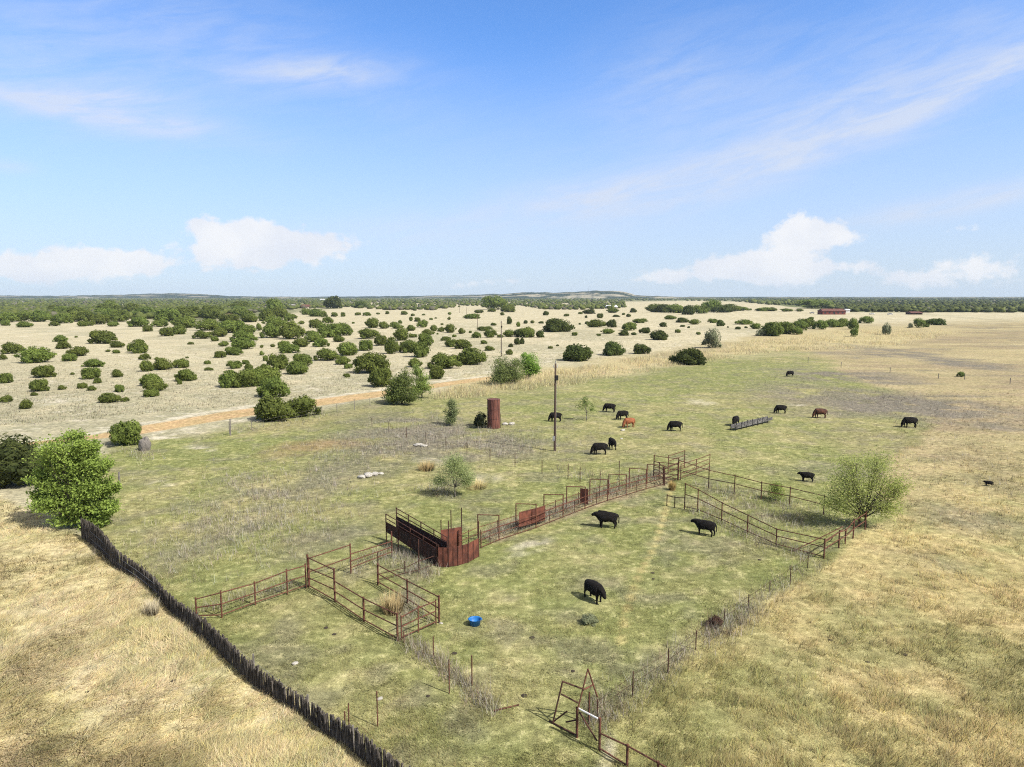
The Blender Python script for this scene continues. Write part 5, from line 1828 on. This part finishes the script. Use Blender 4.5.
drift([(815, 560), (790, 582), (748, 607), (695, 648), (632, 695), (600, 720)], 190, 10, 6)
drift([(748, 612), (715, 640)], 420, 10, 6)
drift([(405, 641), (440, 664), (470, 690), (492, 712)], 330, 6, 4)
drift([(480, 540), (560, 511), (640, 480), (660, 474)], 520, 5, 3)
drift([(345, 572), (395, 552)], 260, 8, 4)
drift([(400, 600), (425, 622)], 250, 8, 5)
drift([(395, 552), (430, 575)], 800, 9, 6)
drift([(690, 508), (760, 540), (810, 556)], 330, 8, 5)
drift([(700, 500), (830, 528)], 260, 14, 7)
drift([(760, 378), (900, 402), (1000, 416)], 330, 40, 9)
drift([(920, 440), (1010, 500)], 160, 40, 14)
drift([(440, 425), (540, 450)], 420, 30, 8)
drift([(700, 486), (800, 508)], 150, 8, 3)
drift([(200, 612), (300, 584)], 120, 6, 3)
drift([(590, 730), (600, 700)], 300, 6, 5)
drift([(330, 455), (420, 432), (500, 446)], 700, 34, 12)
drift([(560, 470), (610, 482)], 220, 12, 4)
drift([(125, 452), (150, 458)], 300, 8, 3)
drift([(240, 432), (330, 414)], 150, 8, 2)
drift([(430, 488), (450, 492)], 600, 8, 4)
drift([(210, 520), (330, 480)], 700, 40, 20)
drift([(150, 560), (300, 520)], 420, 34, 16)
px, row = np.concatenate(wp), np.concatenate(wr)
n = len(px)
tone = rg.random(n)[:, None]
pale_w = (rg.random(n) < np.where((px < 560) & (row < 570), .85, .60))[:, None]
cl = np.where(pale_w, cover((226, 218, 200))[None, :], cover((200, 186, 160))[None, :] * (1 - tone) + cover((150, 130, 106))[None, :] * tone)
v5, c5 = blades(px, row, .25, .75, .016, 6, cl, rg.uniform(0, 6.28, n * 6), .35, 24, .16)
o = link('dead_weeds', np_mesh('dead_weeds', v5, 3, M['weed'], c5))
tag(o, 'grey dead weeds along the fence lines and inside the pens', 'weeds', kind='stuff')

# pale dry tussocks across the field beyond the road
px, row = scatter(30000, [(-120, 325), (130, 334), (260, 330), (500, 322), (640, 316), (760, 318), (700, 346), (560, 364), (440, 380), (380, 388), (230, 408), (-120, 436)], 30)
cl, X, Y = cover_at(px, row)
v6, c6 = blades(px, row, .15, .4, .06, 3, cl * 1.05, 1.0, .4, 31, .3)
o = link('field_grass', np_mesh('field_grass', v6, 3, M['grass'], c6))
tag(o, 'pale dry bunch grass on the field beyond the dirt road', 'grass', kind='stuff')

# clumps of tall pale bunch grass, countable ones
def clump_obj(px, row, w_, h_, label, colour, seed):
    p = G(px, row)
    s_ = mscale(p)
    rg_ = np.random.default_rng(seed)
    n_ = 420
    a_ = rg_.uniform(0, 6.28, n_)
    r_ = np.sqrt(rg_.random(n_)) * w_ * s_ * .42
    bx, by = np.cos(a_) * r_, np.sin(a_) * r_
    hh = h_ * s_ * rg_.uniform(.6, 1.1, n_)
    tx, ty = bx * 1.7 + rg_.normal(size=n_) * .08, by * 1.7 + rg_.normal(size=n_) * .08
    wv = rg_.uniform(.008, .02, n_)
    wx, wy = -np.sin(a_) * wv, np.cos(a_) * wv
    tri = np.stack([np.stack([bx - wx, by - wy, np.full(n_, -.02)], 1), np.stack([bx + wx, by + wy, np.full(n_, -.02)], 1), np.stack([tx, ty, hh], 1)], 1)
    cc = np.minimum(np.array(colour)[None, :] * rg_.uniform(1.1, 1.8, (n_, 1)), .85)
    o_ = link('bunch_grass', np_mesh('bunch_grass', tri.reshape(-1, 3), 3, M['grass'], cc))
    o_.location = p
    tag(o_, label, 'grass clump')


clump_obj(393, 612, 22, 20, 'tall pale straw grass clump inside the narrow cattle pen', cover((222, 200, 150)), 1)
clump_obj(477, 488, 22, 8, 'pale straw grass clump right of the small thin tree', cover((222, 205, 150)), 2)
clump_obj(427, 470, 18, 10, 'pale straw grass clump left of the small thin tree', cover((214, 190, 140)), 3)
clump_obj(672, 490, 7, 10, 'upright pale grass clump at the head of the worn path', cover((224, 196, 130)), 4)
clump_obj(152, 614, 14, 14, 'whitish grass clump at the foot of the stave fence', cover((228, 216, 186)), 5)

# ---------------------------------------------------------------- air
hz = MB()
hz.box((0, 0, 79), (30800, 30800, 160))
hzm = bpy.data.materials.new('air')
hzm.use_nodes = True
hzm.node_tree.nodes.clear()
t = NT(hzm.node_tree)
ho = t.new('ShaderNodeOutputMaterial')
pv = t.new('ShaderNodeVolumePrincipled')
pv.inputs['Color'].default_value = (0.72, 0.86, 1.0, 1)
pv.inputs['Density'].default_value = 5.5e-5
pv.inputs['Anisotropy'].default_value = 0.0
t.l.new(pv.outputs[0], ho.inputs['Volume'])
haze = hz.build('haze', hzm)
haze['kind'] = 'stuff'
